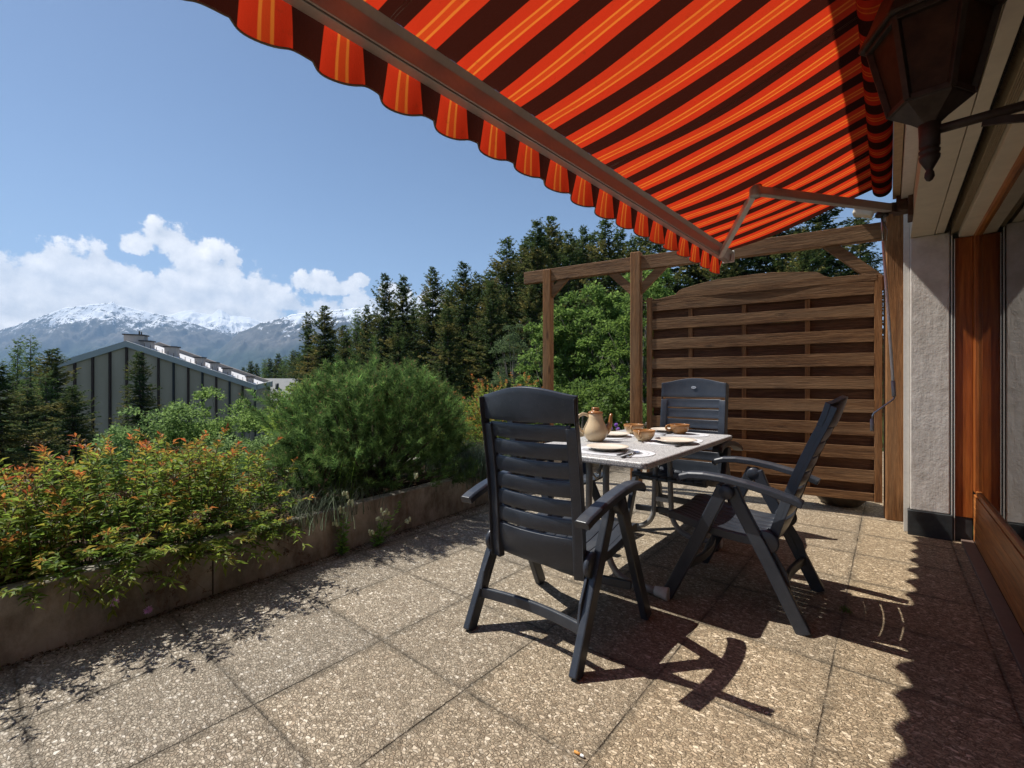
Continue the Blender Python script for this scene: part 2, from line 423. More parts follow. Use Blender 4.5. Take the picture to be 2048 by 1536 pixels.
def mat_mountain(snow_lo, snow_hi, amt):
    t = NT('alpine slope'); c = t.co()
    z = t.sep(c)[2]
    n1 = t.noise(t.map(c, (1 / 140, 1 / 140, 1 / 100)), 1, 8, .72); n2 = t.noise(t.map(c, (1 / 900, 1 / 900, 1 / 900), loc=(3, 3, 3)), 1, 7, .65)
    n3 = t.noise(t.map(c, (1 / 60, 1 / 60, 1 / 190), loc=(8, 1, 2)), 1, 6, .75)
    rock = t.ramp(n1, [(.35, (.055, .050, .042)), (.65, (.16, .145, .125))])
    wood = t.ramp(n2, [(.35, (.012, .026, .014)), (.6, (.032, .05, .02)), (.75, (.075, .085, .04))])
    zz = t.ma('ADD', z, t.ma('MULTIPLY', t.ma('SUBTRACT', n2, .5), 900))
    k = t.N.new('ShaderNodeMapRange'); k.inputs['From Min'].default_value = snow_lo - 420; k.inputs['From Max'].default_value = snow_lo - 120; t.L.new(zz, k.inputs['Value'])
    col = t.mix(k.outputs[0], wood, rock)
    s = t.N.new('ShaderNodeMapRange'); s.inputs['From Min'].default_value = snow_lo; s.inputs['From Max'].default_value = snow_hi; s.clamp = True; t.L.new(zz, s.inputs['Value'])
    sn = t.ma('ADD', t.ma('ADD', t.ma('MULTIPLY', n1, 1.5), t.ma('MULTIPLY', n3, 1.3)), t.ma('MULTIPLY', s.outputs[0], amt))
    sf = t.ramp(t.ma('MULTIPLY', t.ma('SUBTRACT', sn, 1.62), 7, cl=True), [(0, 0.0), (1, 1.0)])
    sf = t.ma('MULTIPLY', sf, t.ramp(s.outputs[0], [(0.0, 0.0), (.12, 1.0)]))
    col = t.mix(sf, col, (.88, .90, .93))
    return t.fin(col, .9, 0, .1)

M_slab = mat_slabs(); M_conc = mat_concrete(); M_plaster = mat_plaster(); M_soil = mat_soil(); M_ground = mat_ground()
WZ_FENCE = mat_wood('weathered timber post', 2, (.13, .052, .018), (.29, .130, .045), (.42, .21, .085), .72, 2.0, 1.0, True, (.30, .20, .11))
WX_FENCE = mat_wood('weathered timber board', 0, (.075, .034, .014), (.20, .098, .040), (.36, .195, .085), .75, 2.2, 1.0, True, (.34, .22, .12))
WX_SHADED = mat_wood('shade darkened timber board', 0, (.055, .022, .010), (.13, .056, .025), (.20, .095, .045), .8, 2.0, .8, True)  # fence timber, colour darkened for the shade behind the front boards
WZ_DOOR = mat_wood('orange varnished wood', 2, (.16, .035, .008), (.34, .095, .020), (.46, .16, .035), .32, .8, .08, False)
WY_DOOR = mat_wood('orange varnished wood rail', 1, (.20, .060, .016), (.42, .15, .038), (.55, .23, .065), .42, .8, .12, False)
M_alu = mat_plain('anodised aluminium', (.42, .385, .35), .42, .15, .06, 60, .03)
M_alu_l = mat_plain('pale lacquered metal', (.62, .60, .55), .4, .1, .08, 40, .05)
M_alu_d = mat_plain('dark metal rail', (.03, .03, .03), .4, .5)
M_steel = mat_plain('zinc steel', (.42, .42, .42), .32, .8, .1, 80, .03)
M_iron = mat_plain('dark bronze metal', (.045, .032, .026), .55, .5, .35, 25, .35)
M_black = mat_plain('unlit slot black', (.004, .004, .004), .9, 0, 0, 10, 0)
M_beam = mat_plain('cream painted wood', (.64, .57, .44), .6, 0, .07, 12, .1)
M_cream = mat_plain('off white render', (.55, .52, .46), .8, 0, .06, 10, .2)
M_plinth = mat_plain('dark bitumen plinth', (.022, .024, .025), .55, 0, .5, 14, .4)
M_sill = mat_plain('brown grey sill', (.15, .105, .085), .5, 0, .1, 30, .1)

# ================================================================ ground
def slope_h(X, Z):
    h = -2.5 + .16 * np.clip(X, -60, 60) + .02 * np.clip(Z, -50, 400)
    d = np.hypot(X, Z); h = h - .28 * np.maximum(0, d - 240)
    return h
def ground_z(X, Z):
    return float(slope_h(np.float64(X), np.float64(Z)))
def build_ground():
    rs = np.concatenate([np.linspace(0, 12, 10)[1:], np.geomspace(14, 3600, 60)]); na = 120
    vs = [(0, 0, -3.0)]; fs = []
    for r in rs:
        for j in range(na):
            a = 2 * math.pi * j / na; X, Z = r * math.sin(a), r * math.cos(a)
            p = cw(X, Z); h = ground_z(X, Z) + (fbm(np.array([X, Z]) / 9.0, 4, 3) - .5) * min(1.6, r * .05)
            vs.append((p.x, p.y, h))
    for j in range(na): fs.append((0, 1 + (j + 1) % na, 1 + j))
    for i in range(len(rs) - 1):
        for j in range(na):
            q = (j + 1) % na; a = 1 + i * na; b = a + na; fs.append((a + j, a + q, b + q, b + j))
    return struct(MB().add(vs, fs, 0, True).build('ground', M_ground))
build_ground()
def planter_x(y): return -2.655 - .072 * (y - .1)          # inner face of the planter wall
def build_terrace():
    m = MB()
    ys = [-4, -1, 1, 3, 5, 7.3, 9.6]
    v = []; f = []
    for y in ys: v += [(planter_x(y) - .02, y, 0), (.40, y, 0)]
    for i in range(len(ys) - 1): f.append((2 * i, 2 * i + 1, 2 * i + 3, 2 * i + 2))
    m.add(v, f)
    k = len(v)
    m.add([(planter_x(-4) - .02, -4, -2.6), (.4, -4, -2.6), (.4, -4, 0), (planter_x(-4) - .02, -4, 0), (planter_x(9.6) - .02, 9.6, -2.6), (.4, 9.6, -2.6), (.4, 9.6, 0), (planter_x(9.6) - .02, 9.6, 0)], [(0, 1, 2, 3), (5, 4, 7, 6)])
    return struct(m.build('terrace_paving', M_slab))
build_terrace()

# ================================================================ far mountains
def mountain(ridge, D, base, seed, mat, u0, u1, nu=420, nv=90, rough=70):
    us = np.linspace(u0, u1, nu); vr = np.interp(us, [p[0] for p in ridge], [p[1] for p in ridge])
    az = (us - 1024) / 915
    zr = 1.1 + (768 - vr) / 915 * D
    zr = zr + (fbm(np.stack([us / 14, us * 0 + seed], -1), 5, seed, True) - .62) * rough * .35
    V = []; F = []
    ts = np.concatenate([[-.5, -.25], np.linspace(0, 1, nv) ** 1.25])
    for t in ts:
        Zd = D * (1 - .42 * t) if t >= 0 else D * (1 - .25 * t)
        X = az * Zd; tt = abs(t)
        nz = fbm(np.stack([X / 900, np.full(nu, Zd) / 900], -1), 6, seed + 5, True) - .55
        z = zr + (base - zr) * (tt ** (.82 if t >= 0 else .5)) + (nz * 620 * min(1, tt * 3.2) * (1 - tt * .5) + (fbm(np.stack([X / 210, np.full(nu, Zd) / 210], -1), 5, seed + 9, True) - .6) * 230 * min(1, tt * 9 + .12) if t >= 0 else 0)
        for i in range(nu): p = cw(X[i], Zd); V.append((p.x, p.y, float(z[i])))
    for j in range(len(ts) - 1):
        for i in range(nu - 1):
            a = j * nu + i; F.append((a, a + nu, a + nu + 1, a + 1))
    return struct(MB().add(V, F, 0, True).build('mountain', mat))
mountain([(-700, 690), (-400, 700), (0, 660), (60, 641), (130, 616), (190, 607), (218, 607), (225, 603), (232, 609), (300, 625), (345, 634), (400, 652), (460, 672), (520, 702), (600, 735), (720, 765)], 9000, -750, 11, mat_mountain(930, 1400, .42), -700, 720)
mountain([(200, 650), (300, 634), (345, 629), (370, 621), (385, 621), (400, 627), (425, 629), (436, 619), (444, 620), (460, 631), (500, 636), (530, 646), (600, 648), (760, 660)], 11500, -300, 23, mat_mountain(950, 1400, .58), 180, 760)
mountain([(420, 715), (450, 690), (480, 664), (505, 655), (522, 645), (545, 641), (580, 630), (600, 626), (625, 627), (660, 620), (800, 610), (1000, 630), (1300, 660), (1700, 700)], 8000, -750, 37, mat_mountain(850, 1250, .45), 420, 1700)

# ================================================================ haze in the air
hz = MB().box(-13500, -13500, -1100, 13500, 13500, 2250)
hm = NT('haze'); vol = hm.N.new('ShaderNodeVolumePrincipled'); hm.N.remove(hm.b)
vol.inputs['Color'].default_value = (.42, .66, 1.0, 1); vol.inputs['Density'].default_value = 6e-5; vol.inputs['Anisotropy'].default_value = .1
hm.L.new(vol.outputs[0], hm.o.inputs['Volume'])
ho = hz.build('haze', hm.m); struct(ho, 'stuff')

# ================================================================ planter
def build_planter():
    t = thing('concrete_planter', 'long low weathered concrete planter edging the terrace', 'planter', (0, 0, 0))
    top = .292
    def wall(off0, off1, z0, z1, ys, jag=0):
        m = MB(); V = []; F = []; n = len(ys)
        for y in ys:
            a = planter_x(y)
            j = (fbm(np.array([y * 9.0, 1.3]), 4, 9) - .5) * jag; j2 = (fbm(np.array([y * 13.0, 7.3]), 4, 4) - .5) * jag
            V += [(a - off0, y, z0), (a - off0 + j * .5, y, z1 - .006 + j), (a - off0 - .008, y, z1 + j * .6), (a - off1 + .008, y, z1 + j2 * .6), (a - off1 - j2 * .5, y, z1 - .006 + j2), (a - off1, y, z0)]
        for i in range(n - 1):
            for k in range(5): F.append((i * 6 + k, i * 6 + k + 1, i * 6 + k + 7, i * 6 + k + 6))
        F.append((5, 4, 3, 2, 1, 0)); F.append(tuple((n - 1) * 6 + k for k in range(6)))
        return m.add(V, F)
    cuts = [-3.5, -1.4, .845, 2.955, 4.42, 6.6, 9.2]
    for i in range(len(cuts) - 1):
        ys = list(np.linspace(cuts[i] + .004, cuts[i + 1] - .004, 60))
        wall(0, .09, -.02, top, ys, .012).build('inner_wall', M_conc, t)
    wall(1.03, 1.13, -2.6, top + .005, list(np.linspace(-3.5, 9.2, 200)), .016).build('outer_wall', M_conc, t)
    for y0, y1 in ((9.1, 9.2), (-3.5, -3.4)): MB().add([(planter_x(y0) - .09, y0, -.02), (planter_x(y0) - 1.03, y0, -.02), (planter_x(y0) - 1.03, y0, top), (planter_x(y0) - .09, y0, top), (planter_x(y1) - .09, y1, -.02), (planter_x(y1) - 1.03, y1, -.02), (planter_x(y1) - 1.03, y1, top), (planter_x(y1) - .09, y1, top)], [(0, 1, 2, 3), (7, 6, 5, 4), (3, 2, 6, 7), (0, 3, 7, 4), (2, 1, 5, 6)]).build('end_wall', M_conc, t)
    V = []; F = []; ny, nx = 160, 16
    for i in range(ny):
        y = -3.4 + i * 12.5 / (ny - 1)
        for j in range(nx):
            x = planter_x(y) - .085 - j * .95 / (nx - 1)
            V.append((x, y, .225 + (fbm(np.array([x * 4, y * 4]), 4, 2) - .5) * .12))
    for i in range(ny - 1):
        for j in range(nx - 1): a = i * nx + j; F.append((a, a + nx, a + nx + 1, a + 1)[::-1])
    MB().add(V, F, 0, True).build('soil', M_soil, t)
    return t
build_planter()

# ================================================================ the house
def mat_glass():
    t = NT('window glass'); t.N.remove(t.b)
    tr = t.N.new('ShaderNodeBsdfTransparent'); tr.inputs[0].default_value = (.72, .76, .76, 1)
    gl = t.N.new('ShaderNodeBsdfGlossy'); gl.inputs['Roughness'].default_value = .004; gl.inputs[0].default_value = (.92, .93, .93, 1)
    fr = t.N.new('ShaderNodeFresnel'); fr.inputs[0].default_value = 1.75
    mx = t.N.new('ShaderNodeMixShader'); t.L.new(fr.outputs[0], mx.inputs[0]); t.L.new(tr.outputs[0], mx.inputs[1]); t.L.new(gl.outputs[0], mx.inputs[2])
    t.L.new(mx.outputs[0], t.o.inputs[0]); return t.m
M_glass = mat_glass()
def build_house():
    t = thing('house', 'white house side with orange wooden window front and cream lintel', 'house', (.5, 4.45, 0))
    P = lambda m, n, mt, bv=0, lab=None: fix(m.build(n, mt, t, bv, 2, lab))
    def fix(o): o.location = (-.5, -4.45, 0); return o
    P(MB().box(.12, 4.45, .18, .33, 5.05, 2.17), 'pillar', M_plaster, .006)
    P(MB().box(.105, 4.425, 0, .345, 5.06, .178), 'plinth', M_plinth, .004)
    P(MB().box(.347, 4.47, 0, .448, 5.0, .17), 'plinth', M_plinth, .004)
    P(MB().box(.084, 4.50, .0, .1175, 4.56, 3.41), 'corner_strip', M_alu_l, .002)
    P(MB().box(.12, -3, 2.172, .25, 4.60, 2.75).box(.254, -3, 2.174, .303, 4.60, 2.7).box(.25, -3, 2.19, .254, 4.6, 2.6), 'lintel', M_beam, .002)
    P(MB().box(.303, -3, 2.26, .34, 4.6, 2.6), 'shutter_slot', M_black)  # solid block, coloured black for the unlit depth of the slot
    m = MB()
    for i in range(5): m.box(.336 + i * .0075, -3, 2.155 + .002 * i, .341 + i * .0075, 4.455, 2.30)
    m.box(.338, -3, 2.17, .374, 4.45, 2.3)
    P(m, 'shutter_guide', mat_plain('ribbed tan guide', (.30, .235, .14), .55, 0, .1))
    # brush fringe hanging in the slot
    n = 2600; ys = rng.uniform(-.5, 4.45, n); L = rng.uniform(.01, .035, n)
    C = np.stack([rng.uniform(.303, .318, n), ys, np.full(n, 2.176)], 1)
    D = np.stack([rng.normal(.3, .3, n), rng.normal(0, .4, n), -np.ones(n)], 1); D /= np.linalg.norm(D, axis=1)[:, None]
    S_ = np.cross(D, [1, 0, 0]) * .0009
    V = np.stack([C - S_, C + S_, C + D * L[:, None]], 1)
    o = fastmesh('brush_seal', V, 3, M_alu_d, t); fix(o)
    P(MB().box(.375, -3, 2.125, .452, 4.455, 2.40), 'shutter_box', M_beam, .003)
    P(MB().box(.3365, 4.452, 0, .3435, 4.462, 2.15).box(.352, 4.452, 0, .3565, 4.462, 2.12), 'guide_rail', M_alu_l, .001)
    P(MB().box(.3437, 4.457, 0, .352, 4.465, 2.12), 'guide_rail', M_alu_d)
    P(MB().box(.345, 4.466, .172, .447, 4.52, 2.124), 'reveal_board', WZ_DOOR, .002)
    P(MB().box(.448, 4.38, .36, .492, 4.52, 2.10), 'window_frame', WZ_DOOR, .003)
    P(MB().box(.448, -3, 2.10, .50, 4.52, 2.16).box(.455, -3, 2.16, .7, 4.52, 2.40), 'window_frame', WY_DOOR, .003)
    P(MB().box(.452, 1.68, .36, .50, 1.84, 2.10), 'window_frame', WZ_DOOR, .003)  # upright added as a support for the lantern's wall plate
    P(MB().box(.452, -3, .345, .50, 4.38, .375), 'window_frame', WY_DOOR, .004)
    m = MB()
    for i in range(4): m.box(.449, -3, .022 + i * .08, .50, 4.46, .022 + i * .08 + .0775)
    m.box(.453, -3, .02, .495, 4.455, .34)
    P(m, 'door_panel', WY_DOOR, .0012)
    P(MB().box(.385, -3, .0, .4485, 4.465, .020), 'sill', M_sill, .003)
    P(MB().box(.466, 1.84, .375, .470, 4.38, 2.10).box(.466, -3, .375, .470, 1.68, 2.10), 'glass_pane', M_glass)
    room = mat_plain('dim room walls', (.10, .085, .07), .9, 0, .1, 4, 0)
    P(MB().add([(.75, -3, .03), (4.6, -3, .03), (4.6, 4.6, .03), (.75, 4.6, .03), (.75, -3, 2.42), (4.6, -3, 2.42), (4.6, 4.6, 2.42), (.75, 4.6, 2.42)], [(0, 1, 2, 3), (7, 6, 5, 4), (1, 5, 6, 2), (2, 6, 7, 3), (0, 4, 5, 1)])
      .box(.501, -3, .0, .76, 4.6, .03), 'room', room)
    P(MB().box(.12, -3.2, 2.76, 5, 4.6, 7.5).box(.335, 5.06, 0, 5, 9, 7.5).box(.5, 4.53, 0, 5, 5.1, 2.75).box(.12, 4.61, 2.18, 5, 5.06, 7.5).box(4.7, -3.2, 0, 5, 5.05, 2.8).box(.12, -3.4, 0, 5, -3.2, 7.5), 'wall', M_cream, .01)
    P(MB().box(-.785, -3.4, 3.42, .119, 5.2, 3.60), 'balcony_slab', M_cream, .01)
    P(MB().box(-.75, -3.4, 3.60, -.69, 5.2, 4.5), 'balcony_parapet', M_cream, .01)
    return t
build_house()

# ================================================================ timber fence with overhead beam
def build_fence():
    ang = math.atan2(-.159, -.987)
    t = thing('timber_fence', 'brown timber lattice fence with arched top and overhead beam', 'fence', (.03, 4.85, 0), ang)
    def s_of(u):
        a = (u - 1024) / 915
        # (.03-.987s)*RX + (4.85-.159s)*RY = a*((.03-.987s)*FX + (4.85-.159s)*FY)
        A = .03 * RX + 4.85 * RY - a * (.03 * FX + 4.85 * FY); B = -.987 * RX - .159 * RY - a * (-.987 * FX - .159 * FY)
        return -A / B
    post = lambda s, w, z0, z1: MB().box(s - w / 2, -w / 2, z0, s + w / 2, w / 2, z1).build('post', WZ_FENCE, t, .008)
    post(0, .118, .0, 2.50); post(2.095, .105, 0, 2.47); post(3.115, .098, .05, 2.42)
    MB().box(-.05, -.03, 2.283, 3.42, .035, 2.425).build('overhead_beam', WX_FENCE, t, .006)
    def brace(sa, za, sb, zb):
        m = MB(); m.bar((sa, .0, za), (sb, .0, zb), .045, .085, (0, 1, 0)); return m
    for a in ((.04, 1.90, .47, 2.33), (2.12, 2.06, 2.38, 2.32), (2.07, 2.06, 1.80, 2.32), (3.09, 2.12, 2.88, 2.32)):
        m = MB(); m.bar((a[0], 0, a[1]), (a[2], 0, a[3]), .085, .04, (0, 1, 0)); m.build('brace', WX_FENCE, t, .003)
    L0, L1 = .075, 1.985
    for s in (L0 + .028, L1 - .028): MB().box(s - .026, -.024, .125, s + .026, .028, 1.985).build('frame_stile', WZ_FENCE, t, .003)
    r = random.Random(5)
    zs = [1.897, 1.708, 1.503, 1.305, 1.112, .915, .726, .529, .332]
    f = MB(); g = MB()
    def plank(m, z, h, y, ph, bow):
        n = 26; V = []; F = []
        for i in range(n + 1):
            s = L0 + .055 + (L1 - L0 - .11) * i / n
            yy = y + bow * math.sin((s * 4.9 + ph))
            e = (fbm(np.array([s * 6, z * 31.0]), 3, 8) - .5) * .008; e2 = (fbm(np.array([s * 5, z * 17.0 + 9]), 3, 8) - .5) * .008
            for (dy, dz) in ((-.008, -h / 2 + e), (.008, -h / 2 + e), (.008, h / 2 + e2), (-.008, h / 2 + e2)): V.append((s, yy + dy, z + dz))
        for i in range(n):
            for k in range(4): q = (k + 1) % 4; F.append((i * 4 + k, i * 4 + q, i * 4 + 4 + q, i * 4 + 4 + k)[::-1])
        F.append((0, 1, 2, 3)); F.append(tuple(n * 4 + k for k in (3, 2, 1, 0)))
        m.add(V, F)
    for i, z in enumerate(zs): plank(f, z, .108, .017, 0, .004)
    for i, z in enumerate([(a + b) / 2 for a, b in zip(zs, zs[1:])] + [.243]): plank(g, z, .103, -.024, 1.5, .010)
    f.build('front_boards', WX_FENCE, t, .002); g.build('rear_boards', WX_SHADED, t, .002)
    plank_b = MB().box(L0 + .056, -.02, .128, L1 - .056, .024, .198); plank_b.build('bottom_rail', WX_FENCE, t, .004)
    for u in (1381, 1488, 1615):
        s = s_of(u); MB().box(s - .019, -.012, .20, s + .019, .004, 1.95).build('batten', WZ_FENCE, t, .002)
    pr = [(1753, 549), (1700, 552), (1660, 556), (1648, 553), (1638, 547), (1631, 545), (1590, 545), (1541, 546), (1490, 552), (1433, 560), (1390, 571), (1365, 579), (1358, 583), (1352, 590), (1320, 598), (1287, 605)]
    top = []
    for u, v in pr:
        s = s_of(u); p = Vector((.03 - .987 * s, 4.85 - .159 * s)); Z = p.x * FX + p.y * FY; top.append((s, HCAM + (768 - v) * Z / 915))
    V = []; F = []; n = len(top)
    for s, z in top:
        V += [(s, .029, 1.952), (s, .029, max(z, 1.958)), (s, -.018, max(z, 1.958)), (s, -.018, 1.952)]
    for i in range(n - 1):
        for k in range(4): q = (k + 1) % 4; F.append((i * 4 + k, i * 4 + q, i * 4 + 4 + q, i * 4 + 4 + k))
    F.append((3, 2, 1, 0)); F.append(tuple((n - 1) * 4 + k for k in range(4)))
    MB().add(V, F).build('arched_top_board', WX_FENCE, t, .004)
    m = MB(); V = []; F = []
    for i in range(60):
        z = .2 + i * 2.1 / 59; w = .012 + .008 * abs(math.sin(z * 11))
        V += [(-.062, .03, z), (-.064 - w, .03, z), (-.064 - w, .0, z), (-.062, .0, z)]
    for i in range(59):
        for k in range(4): q = (k + 1) % 4; F.append((i * 4 + k, i * 4 + q, i * 4 + 4 + q, i * 4 + 4 + k))
    m.add(V, F).build('edge_strip', WZ_FENCE, t)
    return t
build_fence()

# ================================================================ the awning
def mat_awning():
    t = NT('striped awning cloth'); c = t.co(); y = t.sep(c)[1]
    wob = t.noise(t.map(c, (1.2, 5, 1.2)), 1.4, 3, .5)
    y = t.ma('ADD', y, t.ma('MULTIPLY', t.ma('SUBTRACT', wob, .5), .016))
    q = t.ma('FRACT', t.ma('DIVIDE', t.ma('ADD', y, -.507 + .10425 + 2.085), .2085))       # .5 = middle of the orange band
    d = t.ma('SUBTRACT', q, .5)
    ad = t.ma('ABSOLUTE', d)
    orange = t.ramp(ad, [(.272, 1.0), (.281, 0.0)])
    brown = (.036, .0075, .0045); red = (.60, .034, .010); yel = (.80, .20, .026); mid = (.64, .060, .012)
    core = t.ramp(ad, [(.062, 1.0), (.072, 0.0)])
    lines = t.ramp(t.ma('ABSOLUTE', t.ma('SUBTRACT', ad, .062)), [(.014, 1.0), (.023, 0.0)])
    col = t.mix(core, red, mid); col = t.mix(lines, col, yel)
    blot = t.ramp(t.noise(t.map(c, loc=(2, 2, 2)), 24, 6, .8), [(.58, 0.0), (.74, .5)])
    stain = t.ramp(t.noise(c, 2.2, 5, .6), [(.4, 0.0), (.75, .35)])
    col = t.mix(blot, col, (.22, .03, .008)); col = t.mix(stain, col, (.5, .05, .012))
    col = t.mix(orange, brown, col)
    wv = t.noise(t.map(c, (900, 900, 900)), 1, 1)
    t.bump(t.ma('ADD', t.noise(t.map(c, (3, 8, 3)), 2, 6, .65), t.ma('MULTIPLY', wv, .05)), .6, .03)
    t.fin(col, .85, 0, .15)
    tr = t.N.new('ShaderNodeBsdfTranslucent'); t.L.new(col, tr.inputs[0])
    mx = t.N.new('ShaderNodeMixShader'); mx.inputs[0].default_value = .45
    t.L.new(t.b.outputs[0], mx.inputs[1]); t.L.new(tr.outputs[0], mx.inputs[2]); t.L.new(mx.outputs[0], t.o.inputs[0])
    return t.m
M_awn = mat_awning()
def barp(y):
    k = (y - .586) / (4.005 - .586)
    return Vector((-1.186 + .169 * k, y, 2.113))
def build_awning():  # awning coordinates scaled down about the camera, then written as plain figures
    t = thing('awning', 'retractable awning with orange and dark brown stripes and scalloped valance', 'awning', (0, 0, 2.3))
    def fix(o): o.location = (0, 0, -2.3); return o
    Y0, Y1 = -.95, 3.97
    def fab(a, b):
        y = Y0 + (Y1 - Y0) * b; e = barp(y) + Vector((.032, 0, .068)); s = Vector((-.083, y, 2.428))
        p = s.lerp(e, a); sag = math.sin(math.pi * a)
        p.z += -.030 * sag + sag * (.011 * math.sin(y * 5.1 + a * 2) + .006 * math.sin(y * 13 + a * 5)) + .004 * math.sin(y * 2 * math.pi / .2085 + 1)
        if y > Y1 - .06: p.z -= (y - (Y1 - .06)) * .1
        return p, Vector((.25, 0, .97))
    V = []; F = []; nu, nv = 24, 300
    for i in range(nu + 1):
        for j in range(nv + 1): V.append(fab(i / nu, j / nv)[0])
    for i in range(nu):
        for j in range(nv): a = i * (nv + 1) + j; F.append((a, a + 1, a + nv + 2, a + nv + 1))
    fix(MB().add(V, F, 0, True).build('cloth', M_awn, t))
    # cloth hem seams
    for y in (.40275 + .2085 * 2, .40275 + .2085 * 8, .40275 + .2085 * 14):
        for dy in (-.005, .005):
            fix(MB().tube([fab(a / 16, (y + dy - Y0) / (Y1 - Y0))[0] + Vector((0, 0, -.0015)) for a in range(17)], .0008, 5).build('seam_stitching', mat_plain('tan thread', (.12, .06, .035), .8), t))
    # roller with the wound cloth
    M = Matrix.Translation((-.036, 0, 2.414)) @ Matrix.Rotation(-math.pi / 2, 4, 'X')
    fix(MB().lathe([(0.001, Y0 - .02), (.046, Y0 - .02)] + [(.052, Y0 + (Y1 - Y0) * i / 40) for i in range(41)] + [(.05, Y1 + .01), (.001, Y1 + .01)], 40, M=M).build('roller', M_awn, t))
    fix(MB().box(.018, Y0, 2.335, .056, Y1 + .02, 2.9).build('back_rail', mat_plain('tan lacquered rail', (.42, .30, .17), .5), t, .003))
    fix(MB().box(.060, Y0, 2.31, .1185, Y1 + .10, 2.50).build('wall_profile', M_alu_l, t, .003))
    # front bar: hollow profile with a slot
    a, b = barp(Y0), barp(4.02)
    ofs = lambda p, x, z: p + Vector((x, 0, z))
    m = MB()
    m.sweep([a, b], [(-.034, -.012), (.004, -.012), (.004, .004), (.009, .004), (.009, -.010), (.016, -.010), (.020, .046), (.040, .065), (-.040, .075)])
    fix(m.build('front_bar', M_alu, t, .002))
    fix(MB().bar(ofs(b, 0, .028) - Vector((0, .002, 0)), ofs(b, 0, .028) + Vector((0, .012, 0)), .09, .095).build('end_cap', M_alu_l, t, .004))
    # valance
    per = .2085; ph = .40275 - per
    V = []; F = []; ny = 520; nz = 10; edge = []
    for i in range(ny + 1):
        y = Y0 + (4.012 - Y0) * i / ny; p = barp(y); q = ((y - ph) / per)
        dip = .112 + .030 * abs(math.sin(math.pi * (q - .15))) + .006 * math.sin(y * 3.3)
        for j in range(nz + 1):
            k = j / nz
            x = p.x - .043 - .010 * k + k ** .8 * (.022 * math.sin(2 * math.pi * q + 2.6) + .005 * math.sin(5.1 * q))
            yy = y - .012 * k * k + k * .006 * math.sin(4 * math.pi * q)
            V.append((x, yy, p.z + .012 - dip * k))
        edge.append(Vector(V[-1]))
    for i in range(ny):
        for j in range(nz): a = i * (nz + 1) + j; F.append((a, a + 1, a + nz + 2, a + nz + 1))
    val = fix(MB().add(V, F, 0, True).build('valance', M_awn, t))
    o = MB().tube(edge, .0032, 6).build('edge_binding', mat_plain('grey brown braid', (.16, .14, .11), .9), val)
    n = 5200; idx = rng.integers(0, ny, n); E = np.array([list(e) for e in edge]); C = E[idx] + rng.normal(0, .001, (n, 3))
    D = rng.normal(0, .5, (n, 3)); D[:, 2] -= .8; D /= np.linalg.norm(D, axis=1)[:, None]
    Sd = np.cross(D, rng.normal(0, 1, (n, 3))); Sd /= np.linalg.norm(Sd, axis=1)[:, None]
    clump = (fbm(np.stack([C[:, 1] * 14, C[:, 1] * 0], -1), 3, 3) > .5)
    Ln = rng.uniform(.002, .011, n) * np.where(clump, 1, .45)
    fastmesh('frayed_threads', np.stack([C - Sd * .0003, C + Sd * .0003, C + D * Ln[:, None]], 1), 3, mat_plain('pale thread', (.55, .5, .42), .9, 0, .1, 10, 0), val)
    # folding arms
    def arm(sh, el, tip):
        sh, el, tip = Vector(sh), Vector(el), Vector(tip)
        fix(MB().bar(sh, el, .040, .052).build('upper_arm', M_alu, t, .006))
        fix(MB().bar(el + (tip - el).normalized() * .02, tip, .034, .046).build('forearm', M_alu_l, t, .006))
        e = MB().lathe([(.001, -.038), (.026, -.038), (.031, -.032), (.031, .032), (.026, .038), (.001, .038)], 20, el)
        fix(e.build('elbow_joint', M_alu, t))
        b = MB().bar(sh, sh + Vector((.05, .09, .01)), .05, .06).box(.02, sh.y + .02, 2.235, .118, sh.y + .14, 2.29).box(.036, sh.y + .03, 2.29, .09, sh.y + .13, 2.41)
        b.box(.095, sh.y - .02, 2.18, .1195, sh.y + .16, 2.47)
        fix(b.build('wall_bracket', mat_plain('rusted bracket iron', (.085, .055, .04), .6, .5, .4), t, .004))
    arm((.0, 3.897, 2.256), (-.608, 2.985, 2.238), tuple(barp(3.80) + Vector((.01, 0, -.005))))
    arm((.0, -.2, 2.256), (-.63, .5, 2.21), tuple(barp(-.8) + Vector((.01, 0, -.005))))
    # gear box, universal joint and winding rod
    g = on_plane_y(1764, 447, 3.92)
    fix(MB().lathe([(.001, .03), (.030, .03), (.038, .012), (.034, -.004), (.001, -.006)], 24, (g.x, g.y, g.z + .05)).build('gear_box', M_alu_d, t))
    p0 = Vector((g.x, g.y, g.z + .05)); p1 = on_plane_y(1766, 482, 3.905)
    p2 = on_plane_y(1786, 762, 3.86); p3 = on_plane_y(1788, 793, 3.85)
    h1 = on_plane_y(1748, 826, 3.83); h2 = on_plane_y(1744, 838, 3.83); h3 = on_plane_y(1744, 862, 3.83)
    cr = fix(MB().tube([p1, p2], .0085, 12).build('crank_rod', mat_plain('white lacquered rod', (.82, .81, .78), .3, 0, .04, 40, .03), t))
    MB().tube([p0, p1], .007, 10).tube([p0 + Vector((.01, 0, -.05)), p0 + Vector((.028, 0, -.10)), p1 + Vector((.018, 0, .0))], .0025, 6).build('universal_joint', M_steel, cr)
    MB().tube([p2, p3], .0115, 12).build('upper_grip', mat_plain('grey plastic grip', (.33, .33, .33), .5), cr)
    MB().tube([h2, h3], .0105, 12).build('hand_grip', mat_plain('grey plastic grip', (.33, .33, .33), .5), cr)
    MB().tube([p3, p3 + Vector((0, 0, -.012)), p3.lerp(h1, .06) + Vector((0, 0, -.014)), h1, h1.lerp(h2, .5) + Vector((-.003, 0, 0)), h2], .0052, 8).build('crank_handle', M_steel, cr)
    return t
build_awning()
